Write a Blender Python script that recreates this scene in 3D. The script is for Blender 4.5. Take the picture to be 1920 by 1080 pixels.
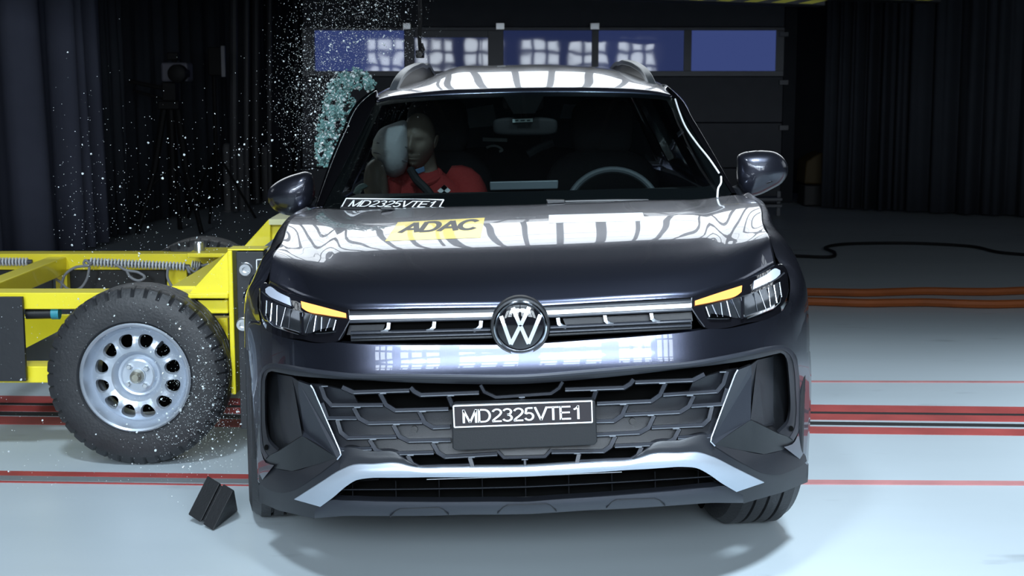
import bpy, bmesh, math, random
from math import sin, cos, pi, atan, atan2, sqrt, radians as R, exp
from mathutils import Vector as V, Matrix as M
from mathutils.bvhtree import BVHTree
random.seed(7)
for o_ in list(bpy.data.objects): bpy.data.objects.remove(o_)
scene = bpy.context.scene; C = scene.collection
# ------------------------------------------------------------------ camera, world, exposure
FOC, H, YH = 2700.0, 1.46, 153.0
TILT = atan((540 - YH) / FOC); CA, SA = cos(TILT), sin(TILT)
cd = bpy.data.cameras.new('camera'); cam = bpy.data.objects.new('camera', cd); C.objects.link(cam)
cam.location = (0, 0, H); cam.rotation_euler = (pi / 2 - TILT, 0, 0)
cd.sensor_width = 36; cd.lens = FOC * 36 / 1920; cd.clip_start = .05; cd.clip_end = 100
cd.dof.use_dof = True; cd.dof.focus_distance = 4.3; cd.dof.aperture_fstop = 9
scene.camera = cam
w = bpy.data.worlds.new('hall_air'); scene.world = w; w.use_nodes = True
w.node_tree.nodes['Background'].inputs[0].default_value = (.5, .6, .8, 1)
w.node_tree.nodes['Background'].inputs[1].default_value = .004
vs = scene.view_settings; vs.view_transform = 'Standard'; vs.look = 'None'; vs.gamma = 1; vs.use_curve_mapping = False
vs.exposure = 0.0
def lamp(name, kind, loc, aim, power, col=(.74, .88, 1), **k):
    d = bpy.data.lights.new(name, kind); d.energy = power; d.color = col
    for a, b in k.items(): setattr(d, a, b)
    o = bpy.data.objects.new(name, d); C.objects.link(o); o.location = loc
    o.rotation_euler = (V(aim) - V(loc)).to_track_quat('-Z', 'Y').to_euler(); return o
# ceiling spots that make the pool of light on the floor round the car
for x_, e_ in ((-3.6, 420), (-1.2, 850), (1.4, 2100), (3.9, 2900)):
    lamp('ceiling_spot', 'SPOT', (x_, 1.6, 5.4), (x_ * 1.12 + .3, 4.5, 0), e_, spot_size=R(56), spot_blend=.8, shadow_soft_size=.35)
for x_ in (-3.45, -1.15, 1.15, 3.45):      # the high flood lamps in front of the car (their housings are built with the hall)
    lamp('flood_lamp', 'AREA', (x_, -3.0, 5.0), (x_ * .8, 2.2, 0), 9, shape='SQUARE', size=2.1, spread=R(58))
for x_ in (-2.0, -.7, .7, 2.0):             # added narrow spots, not known in the hall, that brighten the bumper
    lamp('added_fill_spot', 'SPOT', (x_, -2.7, 3.1), (x_ * .3, 3.9, .74), 640, spot_size=R(19), spot_blend=.7, shadow_soft_size=.9)
lamp('added_fill_spot', 'SPOT', (-3.0, -2.7, 3.4), (-2.3, 5.5, .55), 420, spot_size=R(26), spot_blend=.8, shadow_soft_size=.5)  # added spot that brightens the trolley and its wheel
LED_FRONT, LED_BACK, LED_SIDE = 14.0, 3.4, 1.8      # radiance of the lamp arrays

# ------------------------------------------------------------------ pixel <-> place
def ray(px, py):
    dx, dy = (px - 960) / FOC, (540 - py) / FOC
    return V((dx, CA + dy * SA, -SA + dy * CA))
def P(px, py, Y):
    d = ray(px, py); t = Y / d.y
    return V((d.x * t, Y, H + d.z * t))
def PF(px, py, z=0.0):
    d = ray(px, py); t = (z - H) / d.z
    return V((d.x * t, d.y * t, z))
ER, EN = cos(R(2.05)), sin(R(2.05))          # the car leans 2 degrees
def uv(px, py):
    x, y = px - 976, py - 612
    return x * ER - y * EN, x * EN + y * ER
def xy(u, v): return 976 + u * ER + v * EN, 612 - u * EN + v * ER
def r2l(u): return -(u * (1 - .036 * (u / 490) ** 2)) - 3 * min(1, u / 60)
def l2r(u):
    a = -u
    for _ in range(6): a = (-u - 3 * min(1, max(a, 0) / 60)) / (1 - .036 * (a / 490) ** 2)
    return a
def m(p):
    u, v = uv(p[0], p[1]); u2 = r2l(u) if u > 0 else l2r(u)
    x, y = xy(u2, v)
    if u > 0 and x < 492: x += 13 * min(1, max(0, (y - 600) / 60)) * min(1, (492 - x) / 26)     # the struck side is pushed in
    return (x, y) + tuple(p[2:])
def lerp_tab(t, v):
    for (a, x), (b, y) in zip(t, t[1:]):
        if v <= b:
            k = max(0, min(1, (v - a) / (b - a))); return x + (y - x) * k
    return t[-1][1]
BASE = [(-110, 4.02), (-60, 3.955), (-35, 3.915), (0, 3.893), (50, 3.875), (90, 3.866), (150, 3.89), (230, 3.875), (270, 3.862), (310, 3.872), (345, 3.90), (400, 3.96)]
def F(px, py):
    global BASE
    if len(BASE) < 40: BASE = cat(BASE, 260)
    u, v = uv(px, py); ur = u if u > 0 else l2r(u)
    t = min(ur / 530, 1.04)
    d = lerp_tab(BASE, v) + .055 * t * t + .445 * t ** 7
    return d * (1 + .003 * ur / 490) if u < 0 else d
def Q(p, off=0): return P(p[0], p[1], F(p[0], p[1]) + off + (p[2] if len(p) > 2 else 0))
def full(right): return [m(p) for p in reversed(right[1:])] + list(right)
def cat(pts, n, lin=False):
    pts = [tuple(p) for p in pts]; d = [0]
    for a, b in zip(pts, pts[1:]): d.append(d[-1] + max(1e-6, sqrt(sum((x - y) ** 2 for x, y in zip(a, b)))))
    out = []; k = len(pts)
    for i in range(n):
        s = d[-1] * i / (n - 1); j = 0
        while j < k - 2 and d[j + 1] < s: j += 1
        t = (s - d[j]) / (d[j + 1] - d[j])
        p1, p2 = pts[j], pts[j + 1]
        if lin: out.append(tuple(a + (b - a) * t for a, b in zip(p1, p2))); continue
        p0 = pts[j - 1] if j else tuple(2 * a - b for a, b in zip(p1, p2))
        p3 = pts[j + 2] if j + 2 < k else tuple(2 * b - a for a, b in zip(p1, p2))
        h = d[j + 1] - d[j]
        h0 = d[j] - d[j - 1] if j else h
        h2 = d[j + 2] - d[j + 1] if j + 2 < k else h
        r = []
        for a0, a, b, b3 in zip(p0, p1, p2, p3):
            m1 = ((b - a) / h * h0 + (a - a0) / h0 * h) / (h + h0) * h
            m2 = ((b - a) / h * h2 + (b3 - b) / h2 * h) / (h + h2) * h
            t2, t3 = t * t, t * t * t
            r.append(a * (2 * t3 - 3 * t2 + 1) + m1 * (t3 - 2 * t2 + t) + b * (3 * t2 - 2 * t3) + m2 * (t3 - t2))
        out.append(tuple(r))
    return out

# ------------------------------------------------------------------ materials
MATS = {}
def mat(name, col, rough=.5, metal=0, coat=0, emit=None, es=0, bump=0, bscale=40, var=.12, vscale=6, spec=.5, trans=0, alpha=1, flake=0):
    if name in MATS: return MATS[name]
    mt = bpy.data.materials.new(name); mt.use_nodes = True; nt = mt.node_tree; b = nt.nodes['Principled BSDF']
    b.inputs['Roughness'].default_value = rough; b.inputs['Metallic'].default_value = metal
    b.inputs['Coat Weight'].default_value = coat; b.inputs['Coat Roughness'].default_value = .015
    b.inputs['Specular IOR Level'].default_value = spec
    b.inputs['Transmission Weight'].default_value = trans; b.inputs['Alpha'].default_value = alpha
    tc = nt.nodes.new('ShaderNodeTexCoord'); nz = nt.nodes.new('ShaderNodeTexNoise')
    nz.inputs['Scale'].default_value = vscale; nz.inputs['Detail'].default_value = 4
    nt.links.new(tc.outputs['Object'], nz.inputs['Vector'])
    mx = nt.nodes.new('ShaderNodeMix'); mx.data_type = 'RGBA'
    mx.inputs[6].default_value = tuple(c * (1 - var) for c in col) + (1,); mx.inputs[7].default_value = tuple(min(1, c * (1 + var)) for c in col) + (1,)
    nt.links.new(nz.outputs['Fac'], mx.inputs[0]); nt.links.new(mx.outputs[2], b.inputs['Base Color'])
    if bump:
        n2 = nt.nodes.new('ShaderNodeTexNoise'); n2.inputs['Scale'].default_value = bscale; n2.inputs['Detail'].default_value = 3
        nt.links.new(tc.outputs['Object'], n2.inputs['Vector'])
        bp = nt.nodes.new('ShaderNodeBump'); bp.inputs['Strength'].default_value = bump; bp.inputs['Distance'].default_value = .01
        nt.links.new(n2.outputs['Fac'], bp.inputs['Height']); nt.links.new(bp.outputs[0], b.inputs['Normal'])
    if emit:
        b.inputs['Emission Color'].default_value = tuple(emit) + (1,); b.inputs['Emission Strength'].default_value = es
    MATS[name] = mt; return mt
def emis(name, col, st, mis=True):
    mt = bpy.data.materials.new(name); mt.use_nodes = True; nt = mt.node_tree; nt.nodes.clear()
    o = nt.nodes.new('ShaderNodeOutputMaterial'); e = nt.nodes.new('ShaderNodeEmission')
    e.inputs[0].default_value = tuple(col) + (1,); e.inputs[1].default_value = st; nt.links.new(e.outputs[0], o.inputs[0])
    MATS[name] = mt; return mt
def thin_glass(name, tint, refl=1.0, rough=.0):
    mt = bpy.data.materials.new(name); mt.use_nodes = True; nt = mt.node_tree; nt.nodes.clear()
    o = nt.nodes.new('ShaderNodeOutputMaterial'); t = nt.nodes.new('ShaderNodeBsdfTransparent'); g = nt.nodes.new('ShaderNodeBsdfGlossy')
    t.inputs[0].default_value = tuple(tint) + (1,); g.inputs['Roughness'].default_value = rough
    fr = nt.nodes.new('ShaderNodeFresnel'); fr.inputs[0].default_value = 1.45
    ml = nt.nodes.new('ShaderNodeMath'); ml.operation = 'MULTIPLY'; ml.inputs[1].default_value = refl
    mx = nt.nodes.new('ShaderNodeMixShader'); nt.links.new(fr.outputs[0], ml.inputs[0]); nt.links.new(ml.outputs[0], mx.inputs[0])
    nt.links.new(t.outputs[0], mx.inputs[1]); nt.links.new(g.outputs[0], mx.inputs[2]); nt.links.new(mx.outputs[0], o.inputs[0])
    MATS[name] = mt; return mt
PAINT = mat('metallic_grey_paint', (.088, .096, .136), .27, .95, .85, var=.04, vscale=300)
BLACK = mat('satin_black_plastic', (.008, .009, .011), .42, bump=.05, bscale=300)
DGREY = mat('dark_grey_plastic', (.012, .0135, .018), .45, bump=.06, bscale=400)
MGREY = mat('mid_grey_trim', (.026, .029, .038), .38, .2, bump=.03, bscale=300)
GLOSS = mat('gloss_black', (.006, .006, .008), .06, 0, 1.0)
VOID = mat('deep_black', (.002, .002, .002), .9, spec=.05)
SILVER = mat('matt_silver_trim', (.42, .47, .54), .38, .55)
CHROME = mat('chrome', (.78, .80, .84), .10, 1)
WHITE = mat('white_print', (.85, .87, .88), .5, var=.02)
RUBBER = mat('black_rubber', (.010, .011, .013), .62, bump=.25, bscale=120, var=.3)
TYRE = mat('dusty_tyre_rubber', (.024, .025, .028), .5, bump=.2, bscale=90, var=.5, vscale=9)
YELLOW = mat('yellow_paint', (.95, .80, .03), .34, coat=.3, bump=.04, bscale=60, var=.06)
STEEL = mat('grey_steel_paint', (.50, .55, .62), .34, .55, bump=.03, var=.1)
ZINC = mat('zinc_steel', (.62, .64, .66), .28, .9)
ALU = mat('pale_aluminium', (.62, .70, .74), .42, .6, bump=.1, bscale=80)

# ------------------------------------------------------------------ mesh helpers
def tag(o, label, cat_, group=None):
    o['label'] = label; o['category'] = cat_
    if group: o['group'] = group
    return o
def struct(o): o['kind'] = 'structure'; return o
def thing(name, loc, label, cat_, group=None):
    o = bpy.data.objects.new(name, None); C.objects.link(o); o.location = loc; o.empty_display_size = .1
    return tag(o, label, cat_, group)
def link(name, me, ma, parent):
    o = bpy.data.objects.new(name, me); C.objects.link(o)
    if ma: me.materials.append(ma)
    if parent:
        o.parent = parent
        if parent.type == 'EMPTY': o.matrix_parent_inverse = M.Translation(-parent.location)
    return o
def bevelmod(o, wd, seg=2, ang=35):
    b = o.modifiers.new('bevel', 'BEVEL'); b.width = wd; b.segments = seg; b.limit_method = 'ANGLE'; b.angle_limit = R(ang)
def finish(me, smooth, ang=.6):
    if smooth:
        me.polygons.foreach_set('use_smooth', [True] * len(me.polygons)); me.set_sharp_from_angle(angle=ang)
    me.update()
def mk(name, vs_, fs, ma, parent=None, smooth=False, bev=0, fix=True, ang=.6):
    me = bpy.data.meshes.new(name); me.from_pydata([tuple(v) for v in vs_], [], fs); me.validate()
    if fix:
        b = bmesh.new(); b.from_mesh(me); bmesh.ops.recalc_face_normals(b, faces=b.faces); b.to_mesh(me); b.free()
    finish(me, smooth, ang)
    o = link(name, me, ma, parent)
    if bev: bevelmod(o, bev)
    return o
class MB:                       # collects shapes for ONE mesh
    def __init__(s): s.v = []; s.f = []
    def add(s, vs_, fs):
        n = len(s.v); s.v += [V(v) for v in vs_]; s.f += [tuple(i + n for i in f) for f in fs]; return s
    def box(s, a, b, mt=None):
        a, b = V(a), V(b)
        vs_ = [V((x, y, z)) for x in (a.x, b.x) for y in (a.y, b.y) for z in (a.z, b.z)]
        if mt: vs_ = [mt @ v for v in vs_]
        return s.add(vs_, [(0, 1, 3, 2), (4, 6, 7, 5), (0, 4, 5, 1), (2, 3, 7, 6), (0, 2, 6, 4), (1, 5, 7, 3)])
    def tube(s, pts, r, n=8, cap=True, closed=False):
        pts = [V(p) for p in pts]; k = len(pts); up = V((0, 0, 1)); rings = []; N = None
        rr = r if isinstance(r, (list, tuple)) else [r] * k
        for i, p in enumerate(pts):
            a = pts[(i - 1) % k] if (closed or i) else p; b = pts[(i + 1) % k] if (closed or i < k - 1) else p
            t = (b - a).normalized() if (b - a).length > 1e-9 else V((0, 1, 0))
            if N is None: N = t.cross(up) if abs(t.z) < .95 else t.cross(V((1, 0, 0)))
            N = (N - t * N.dot(t)).normalized(); B = t.cross(N)
            rings.append([p + (N * cos(2 * pi * j / n) + B * sin(2 * pi * j / n)) * rr[i] for j in range(n)])
        vs_ = [v for g in rings for v in g]; fs = []
        for i in range(k if closed else k - 1):
            i2 = (i + 1) % k
            for j in range(n): fs.append((i * n + j, i * n + (j + 1) % n, i2 * n + (j + 1) % n, i2 * n + j))
        if cap and not closed: fs += [tuple(range(n))[::-1], tuple(range((k - 1) * n, k * n))]
        return s.add(vs_, fs)
    def lathe(s, prof, mt, n=48, closed=False):       # prof: (radius, axial); axis = local x
        vs_ = []; fs = []; k = len(prof)
        for i in range(n):
            a = 2 * pi * i / n
            for r, x in prof: vs_.append(mt @ V((x, r * cos(a), r * sin(a))))
        for i in range(n):
            i2 = (i + 1) % n
            for j in range(k if closed else k - 1):
                j2 = (j + 1) % k; fs.append((i * k + j, i * k + j2, i2 * k + j2, i2 * k + j))
        return s.add(vs_, fs)
    def prism(s, pts, d):       # polygon of 3D points pushed along vector d
        n = len(pts); d = V(d); vs_ = [V(p) for p in pts] + [V(p) + d for p in pts]
        fs = [tuple(range(n)), tuple(range(n, 2 * n))[::-1]] + [(i, (i + 1) % n, n + (i + 1) % n, n + i) for i in range(n)]
        return s.add(vs_, fs)
    def bar(s, a, b, wd, hd, side=V((0, 1, 0))):   # rectangular bar from a to b; wd along side, hd across
        a, b = V(a), V(b); t = (b - a).normalized(); sd = (V(side) - t * t.dot(V(side))).normalized(); u = t.cross(sd)
        c = [sd * wd / 2 + u * hd / 2, -sd * wd / 2 + u * hd / 2, -sd * wd / 2 - u * hd / 2, sd * wd / 2 - u * hd / 2]
        return s.add([a + k for k in c] + [b + k for k in c], [(3, 2, 1, 0), (4, 5, 6, 7)] + [(i, (i + 1) % 4, 4 + (i + 1) % 4, 4 + i) for i in range(4)])
    def stroke(s, pts, wpx, off=0, dep=.012, k=.55, dfn=None):   # raised rib drawn in front-face pixels on the car's nose
        dfn = dfn or F; pts = [tuple(p) for p in pts]; n = len(pts); rows = []
        for i, p in enumerate(pts):
            def nrm(a, b):
                dx, dy = b[0] - a[0], b[1] - a[1]; l = sqrt(dx * dx + dy * dy) or 1; return (-dy / l, dx / l)
            if i == 0: nx, ny = nrm(pts[0], pts[1]); q = 1
            elif i == n - 1: nx, ny = nrm(pts[-2], pts[-1]); q = 1
            else:
                n1, n2 = nrm(pts[i - 1], p), nrm(p, pts[i + 1]); nx, ny = n1[0] + n2[0], n1[1] + n2[1]; l = sqrt(nx * nx + ny * ny) or 1
                nx, ny = nx / l, ny / l; q = 1 / max(.5, nx * n1[0] + ny * n1[1])
            d = dfn(p[0], p[1]) + off; row = []
            for sg, dd in ((-1, dep), (-k, 0), (k, 0), (1, dep)):
                row.append(P(p[0] + nx * wpx / 2 * sg * q, p[1] + ny * wpx / 2 * sg * q, d + dd))
            rows.append(row)
        vs_ = [v for r_ in rows for v in r_]; fs = []
        for i in range(n - 1):
            for j in range(3): fs.append((i * 4 + j, i * 4 + j + 1, i * 4 + 5 + j, i * 4 + 4 + j))
        fs += [(0, 1, 2, 3), tuple((n - 1) * 4 + j for j in (3, 2, 1, 0))]
        return s.add(vs_, fs)
    def build(s, name, ma, parent=None, smooth=False, bev=0, ang=.6, fix=True): return mk(name, s.v, s.f, ma, parent, smooth, bev, fix, ang)
def gridmesh(name, rows, ma, parent=None, thick=0, smooth=True, ang=.9, flipto=None):
    nv, nu = len(rows), len(rows[0]); vs_ = [V(p) for r_ in rows for p in r_]; fs = []
    for i in range(nv - 1):
        for j in range(nu - 1): fs.append((i * nu + j, i * nu + j + 1, (i + 1) * nu + j + 1, (i + 1) * nu + j))
    if thick:                   # skirt pushed back along +Y round the border
        bd = [j for j in range(nu)] + [i * nu + nu - 1 for i in range(1, nv)] + [(nv - 1) * nu + j for j in range(nu - 2, -1, -1)] + [i * nu for i in range(nv - 2, 0, -1)]
        n0 = len(vs_); vs_ += [vs_[i] + V((0, thick, 0)) for i in bd]; k = len(bd)
        fs += [(bd[i], n0 + i, n0 + (i + 1) % k, bd[(i + 1) % k]) for i in range(k)]
    me = bpy.data.meshes.new(name); me.from_pydata([tuple(v) for v in vs_], [], fs)
    f0 = me.polygons[(nu - 1) * (nv - 1) // 2]
    if f0.normal.dot(V((0, 0, H)) - f0.center) < 0: me.flip_normals()
    finish(me, smooth, ang); return link(name, me, ma, parent)
def ruled(name, top, bot, ma, parent, nu=48, nv=4, off=0, thick=.02, lin=False, bulge=0, ang=.6):
    a, b = cat(top, nu, lin), cat(bot, nu, lin); rows = []
    for i in range(nv):
        t = i / (nv - 1)
        rows.append([Q(tuple(x + (y - x) * t for x, y in zip(p, q)), off - bulge * sin(pi * t)) for p, q in zip(a, b)])
    return gridmesh(name, rows, ma, parent, thick, ang=ang)
def plate(name, pts, ma, parent, off=0, thick=.01, bev=0, dfn=None):
    dfn = dfn or F; fr = [P(p[0], p[1], dfn(p[0], p[1]) + off + (p[2] if len(p) > 2 else 0)) for p in pts]
    return MB().prism(fr, (0, thick, 0)).build(name, ma, parent, bev=bev)
def both(fn, *a):               # builds a thing drawn on the right side, then its mirror image
    fn(lambda p: tuple(p), 1, *a); fn(m, -1, *a)
def onto(bvh, px, py, lift=.0015):
    d = ray(px, py).normalized(); hit = bvh.ray_cast(V((0, 0, H)), d)
    return hit[0] - d * lift if hit[0] else None
def bil(q, s, t):               # q: corners tl,tr,br,bl
    return tuple((q[0][i] * (1 - s) + q[1][i] * s) * (1 - t) + (q[3][i] * (1 - s) + q[2][i] * s) * t for i in (0, 1))
def arc_(cx_, cy_, rx, ry, a0, a1, n=14): return [(cx_ + rx * cos(R(a0 + (a1 - a0) * k / n)), cy_ + ry * sin(R(a0 + (a1 - a0) * k / n))) for k in range(n + 1)]
GLYPH = {   # strokes on a cap height of 1 (centre lines), advance width last
 'M': ([[(.08, 0), (.08, 1)], [(.08, .96), (.40, .03)], [(.40, .03), (.72, .96)], [(.72, 1), (.72, 0)]], .80),
 'D': ([[(.08, 0), (.08, 1)], [(.08, .945), (.34, .945)] + arc_(.34, .5, .30, .445, 90, -90) + [(.08, .055)]], .72),
 '2': ([arc_(.29, .71, .22, .235, 165, -20, 12) + [(.40, .47), (.12, .18), (.07, .055)], [(.04, .055), (.53, .055)]], .56),
 '3': ([arc_(.27, .735, .20, .21, 160, -90, 12), arc_(.27, .28, .225, .225, 90, -160, 14)], .56),
 '5': ([[(.47, .945), (.15, .945), (.095, .53)] + arc_(.275, .325, .22, .27, 140, -155, 14)], .56),
 'V': ([[(.03, 1), (.34, .03)], [(.34, .03), (.65, 1)]], .67), 'T': ([[(.01, .945), (.60, .945)], [(.305, .945), (.305, 0)]], .61),
 'E': ([[(.08, 0), (.08, 1)], [(.08, .945), (.60, .945)], [(.08, .52), (.56, .52)], [(.08, .055), (.61, .055)]], .66),
 '1': ([[(.34, 0), (.34, 1)], [(.34, .95), (.24, .80), (.11, .72)]], .56),
 'A': ([[(.03, 0), (.34, .97)], [(.34, .97), (.65, 0)], [(.15, .33), (.53, .33)]], .67),
 'C': ([arc_(.37, .5, .32, .445, 38, 322, 20)], .72)}
def text_mesh(txt, wt=.115):
    vs_ = []; fs = []; x0 = 0
    for ch in txt:
        st, adv = GLYPH[ch]
        for pl in st:
            pl = cat(pl, max(len(pl), 8) if len(pl) > 2 else 8, True); n = len(pl); b0 = len(vs_)
            for i, p in enumerate(pl):
                a, b = pl[max(0, i - 1)], pl[min(n - 1, i + 1)]; dx, dy = b[0] - a[0], b[1] - a[1]; l = sqrt(dx * dx + dy * dy)
                nx, ny = -dy / l * wt / 2, dx / l * wt / 2; vs_ += [(x0 + p[0] + nx, p[1] + ny), (x0 + p[0] - nx, p[1] - ny)]
            for i in range(n - 1): k = b0 + 2 * i; fs.append((k, k + 1, k + 3, k + 2))
        x0 += adv
    X = x0 - .02
    return [(x / X, y) for x, y in vs_], fs
def letters(name, txt, quad, place, ma, parent, wt=.115):
    st, fs = text_mesh(txt, wt); return mk(name, [place(*bil(quad, s, 1 - t)) for s, t in st], fs, ma, parent, fix=False)
def patch(name, quad, place, ma, parent, n=12):
    rows = [[place(*bil(quad, i / n, j / n)) for i in range(n + 1)] for j in range(n + 1)]
    return gridmesh(name, rows, ma, parent)
# ================================================================== THE HALL
def floor_material():
    mt = bpy.data.materials.new('sealed_grey_floor'); mt.use_nodes = True; nt = mt.node_tree; b = nt.nodes['Principled BSDF']
    tc = nt.nodes.new('ShaderNodeTexCoord')
    n1 = nt.nodes.new('ShaderNodeTexNoise'); n1.inputs['Scale'].default_value = .8; n1.inputs['Detail'].default_value = 6
    n2 = nt.nodes.new('ShaderNodeTexNoise'); n2.inputs['Scale'].default_value = 5; n2.inputs['Detail'].default_value = 8
    mp = nt.nodes.new('ShaderNodeMapping'); mp.inputs['Scale'].default_value = (.35, 1, 1)
    nt.links.new(tc.outputs['Object'], mp.inputs[0])
    for n in (n1, n2): nt.links.new(mp.outputs[0], n.inputs['Vector'])
    r1 = nt.nodes.new('ShaderNodeValToRGB'); r1.color_ramp.elements[0].position = .3; r1.color_ramp.elements[1].position = .7
    r1.color_ramp.elements[0].color = (.46, .53, .57, 1); r1.color_ramp.elements[1].color = (.56, .63, .67, 1)
    r2 = nt.nodes.new('ShaderNodeValToRGB'); r2.color_ramp.elements[0].position = .27; r2.color_ramp.elements[1].position = .36
    r2.color_ramp.elements[0].color = (.72, .72, .72, 1); r2.color_ramp.elements[1].color = (1, 1, 1, 1)
    mx = nt.nodes.new('ShaderNodeMix'); mx.data_type = 'RGBA'; mx.blend_type = 'MULTIPLY'; mx.inputs[0].default_value = 1
    nt.links.new(n1.outputs['Fac'], r1.inputs[0]); nt.links.new(n2.outputs['Fac'], r2.inputs[0])
    nt.links.new(r1.outputs[0], mx.inputs[6]); nt.links.new(r2.outputs[0], mx.inputs[7]); nt.links.new(mx.outputs[2], b.inputs['Base Color'])
    b.inputs['Roughness'].default_value = .38; b.inputs['Specular IOR Level'].default_value = .35; return mt
FLOOR = floor_material()
CURT = mat('grey_curtain_cloth', (.115, .125, .175), .9, spec=.1, bump=.1, bscale=200, var=.1)
CURT2 = mat('dark_curtain_cloth', (.040, .045, .056), .9, spec=.1, bump=.1, bscale=200, var=.1)
WALL = mat('dark_hall_wall', (.035, .038, .045), .85, spec=.1)
DOORM = mat('grey_door_panel', (.085, .09, .105), .6, spec=.2, bump=.05, bscale=20)
FRAME = mat('door_aluminium_frame', (.16, .165, .18), .5, .3)
def quadmesh(name, a, b, ma): return struct(MB().box(a, b).build(name, ma))
quadmesh('floor', (-14, -9, -.2), (14, 20, 0), FLOOR)
quadmesh('ceiling', (-14, -9, 7.0), (14, 20, 7.2), WALL)
quadmesh('wall_back', (-14, 19.0, 0), (14, 19.2, 7), WALL)
quadmesh('wall_front', (-14, -9.2, 0), (14, -9, 7), WALL)
quadmesh('wall_left', (-14.2, -9, 0), (-14, 19, 7), WALL)
quadmesh('wall_right', (14, -9, 0), (14.2, 19, 7), WALL)
# painted floor marks: red strips and the dark slots of the tow track
RED = mat('worn_red_floor_paint', (.40, .06, .055), .5, var=.45, vscale=5)
PINK = mat('faded_red_floor_paint', (.55, .22, .22), .5, var=.3, vscale=7)
SLOT = mat('dark_track_slot', (.012, .012, .014), .6)
SHADE_STRIP = mat('painted_floor_shadow', (.20, .21, .22), .6)  # painted strip of the dark shadow beside the red line
LINES = [(-40, 742, 754.5, 1960, 764, 776.5, RED), (-40, 755, 759, 1960, 777, 780, SLOT), (-40, 760, 771, 1960, 781, 791.5, RED), (-40, 772, 780, 1960, 796.5, 800.5, SLOT), (-40, 781, 797, 1960, 806, 816, RED),
         (-40, 711, 713, 1960, 715.5, 718.5, PINK), (-40, 883.5, 892, 1000, 898, 906, RED), (1000, 898, 906, 1960, 903.5, 910.5, PINK), (-40, 892.5, 901.5, 1000, 907, 915, SHADE_STRIP), (-40, 902.5, 905, 900, 917, 918, RED)]
for i, (x0, a0, b0, x1, a1, b1, ma) in enumerate(LINES):
    p = [PF(x0, a0), PF(x1, a1), PF(x1, b1), PF(x0, b0)]; d = (p[1] - p[0]) * .6
    if x0 < 0: p[0] -= d; p[3] -= d
    if x1 > 1900: p[1] += d; p[2] += d
    struct(MB().prism([q + V((0, 0, .0004)) for q in p], (0, 0, .0015 + .0002 * i)).build('trim_%d' % (i + 1), ma))
# sectional door in the back wall, with its row of panes and a wicket door
DY = 17.5
door = bpy.data.objects.new('door_1', None); C.objects.link(door); door.location = P(1020, 380, DY); struct(door)
def dbox(name, x0, y0, x1, y1, ma, par, Y=DY, dep=.06, bev=.004):
    return MB().box(P(x0, y0, Y), V((P(x1, y1, Y).x, Y + dep, P(x1, y1, Y).z))).build(name, ma, par, bev=bev)
for i, (y0, y1) in enumerate([(-60, 50), (144, 229), (231, 314), (316, 384)]): dbox('door_panel', 566, y0, 1474, y1, DOORM, door)
dbox('window_rail', 566, 51, 1474, 57, FRAME, door, DY - .02); dbox('window_rail', 566, 133, 1474, 143, FRAME, door, DY - .02)
for x0, x1 in ((566, 590), (758, 777), (915, 944), (1110, 1122), (1283, 1296), (1456, 1474)): dbox('window_post', x0, 57, x1, 133, FRAME, door, DY - .02)
dbox('wicket_door_header', 777, 57, 915, 70, FRAME, door, DY - .015)
for x0, x1, n in ((590, 758, 1), (777, 915, 2), (944, 1110, 3), (1122, 1283, 4), (1296, 1456, 5)):
    mt = bpy.data.materials.new('wavy_blue_pane'); mt.use_nodes = True; nt = mt.node_tree; b = nt.nodes['Principled BSDF']
    b.inputs['Base Color'].default_value = (.02, .03, .07, 1); b.inputs['Roughness'].default_value = .03; b.inputs['Specular IOR Level'].default_value = .5
    tc = nt.nodes.new('ShaderNodeTexCoord'); nz = nt.nodes.new('ShaderNodeTexNoise'); nz.inputs['Scale'].default_value = 3.2; nz.inputs['Detail'].default_value = 1
    nt.links.new(tc.outputs['Object'], nz.inputs['Vector']); bp = nt.nodes.new('ShaderNodeBump'); bp.inputs['Strength'].default_value = .012; bp.inputs['Distance'].default_value = .05
    nt.links.new(nz.outputs['Fac'], bp.inputs['Height']); nt.links.new(bp.outputs[0], b.inputs['Normal'])
    b.inputs['Emission Color'].default_value = (.16, .24, .75, 1); b.inputs['Emission Strength'].default_value = (.20, .07, .09, .13, .24)[n - 1]  # daylight from outside put into the panes as a glow
    dbox('window_pane', x0, 57, x1, 133, mt, door, DY + .01, .01, 0)
for x in (763, 938, 1115): MB().box(P(x - 8, 43, DY - .1), V((P(x + 8, 56, DY).x, DY - .02, P(x, 56, DY).z))).build('hinge', ZINC, door, bev=.004)
for y in (60, 150, 235): MB().box(P(1462, y, DY - .08), V((P(1476, y + 9, DY).x, DY - .02, P(x, y + 9, DY).z))).build('side_hinge', FRAME, door, bev=.004)
dbox('door_jamb', 1475, -60, 1486, 384, WALL, door, DY - .05, .1); dbox('door_jamb', 548, -60, 565, 384, WALL, door, DY - .05, .1)

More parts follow.
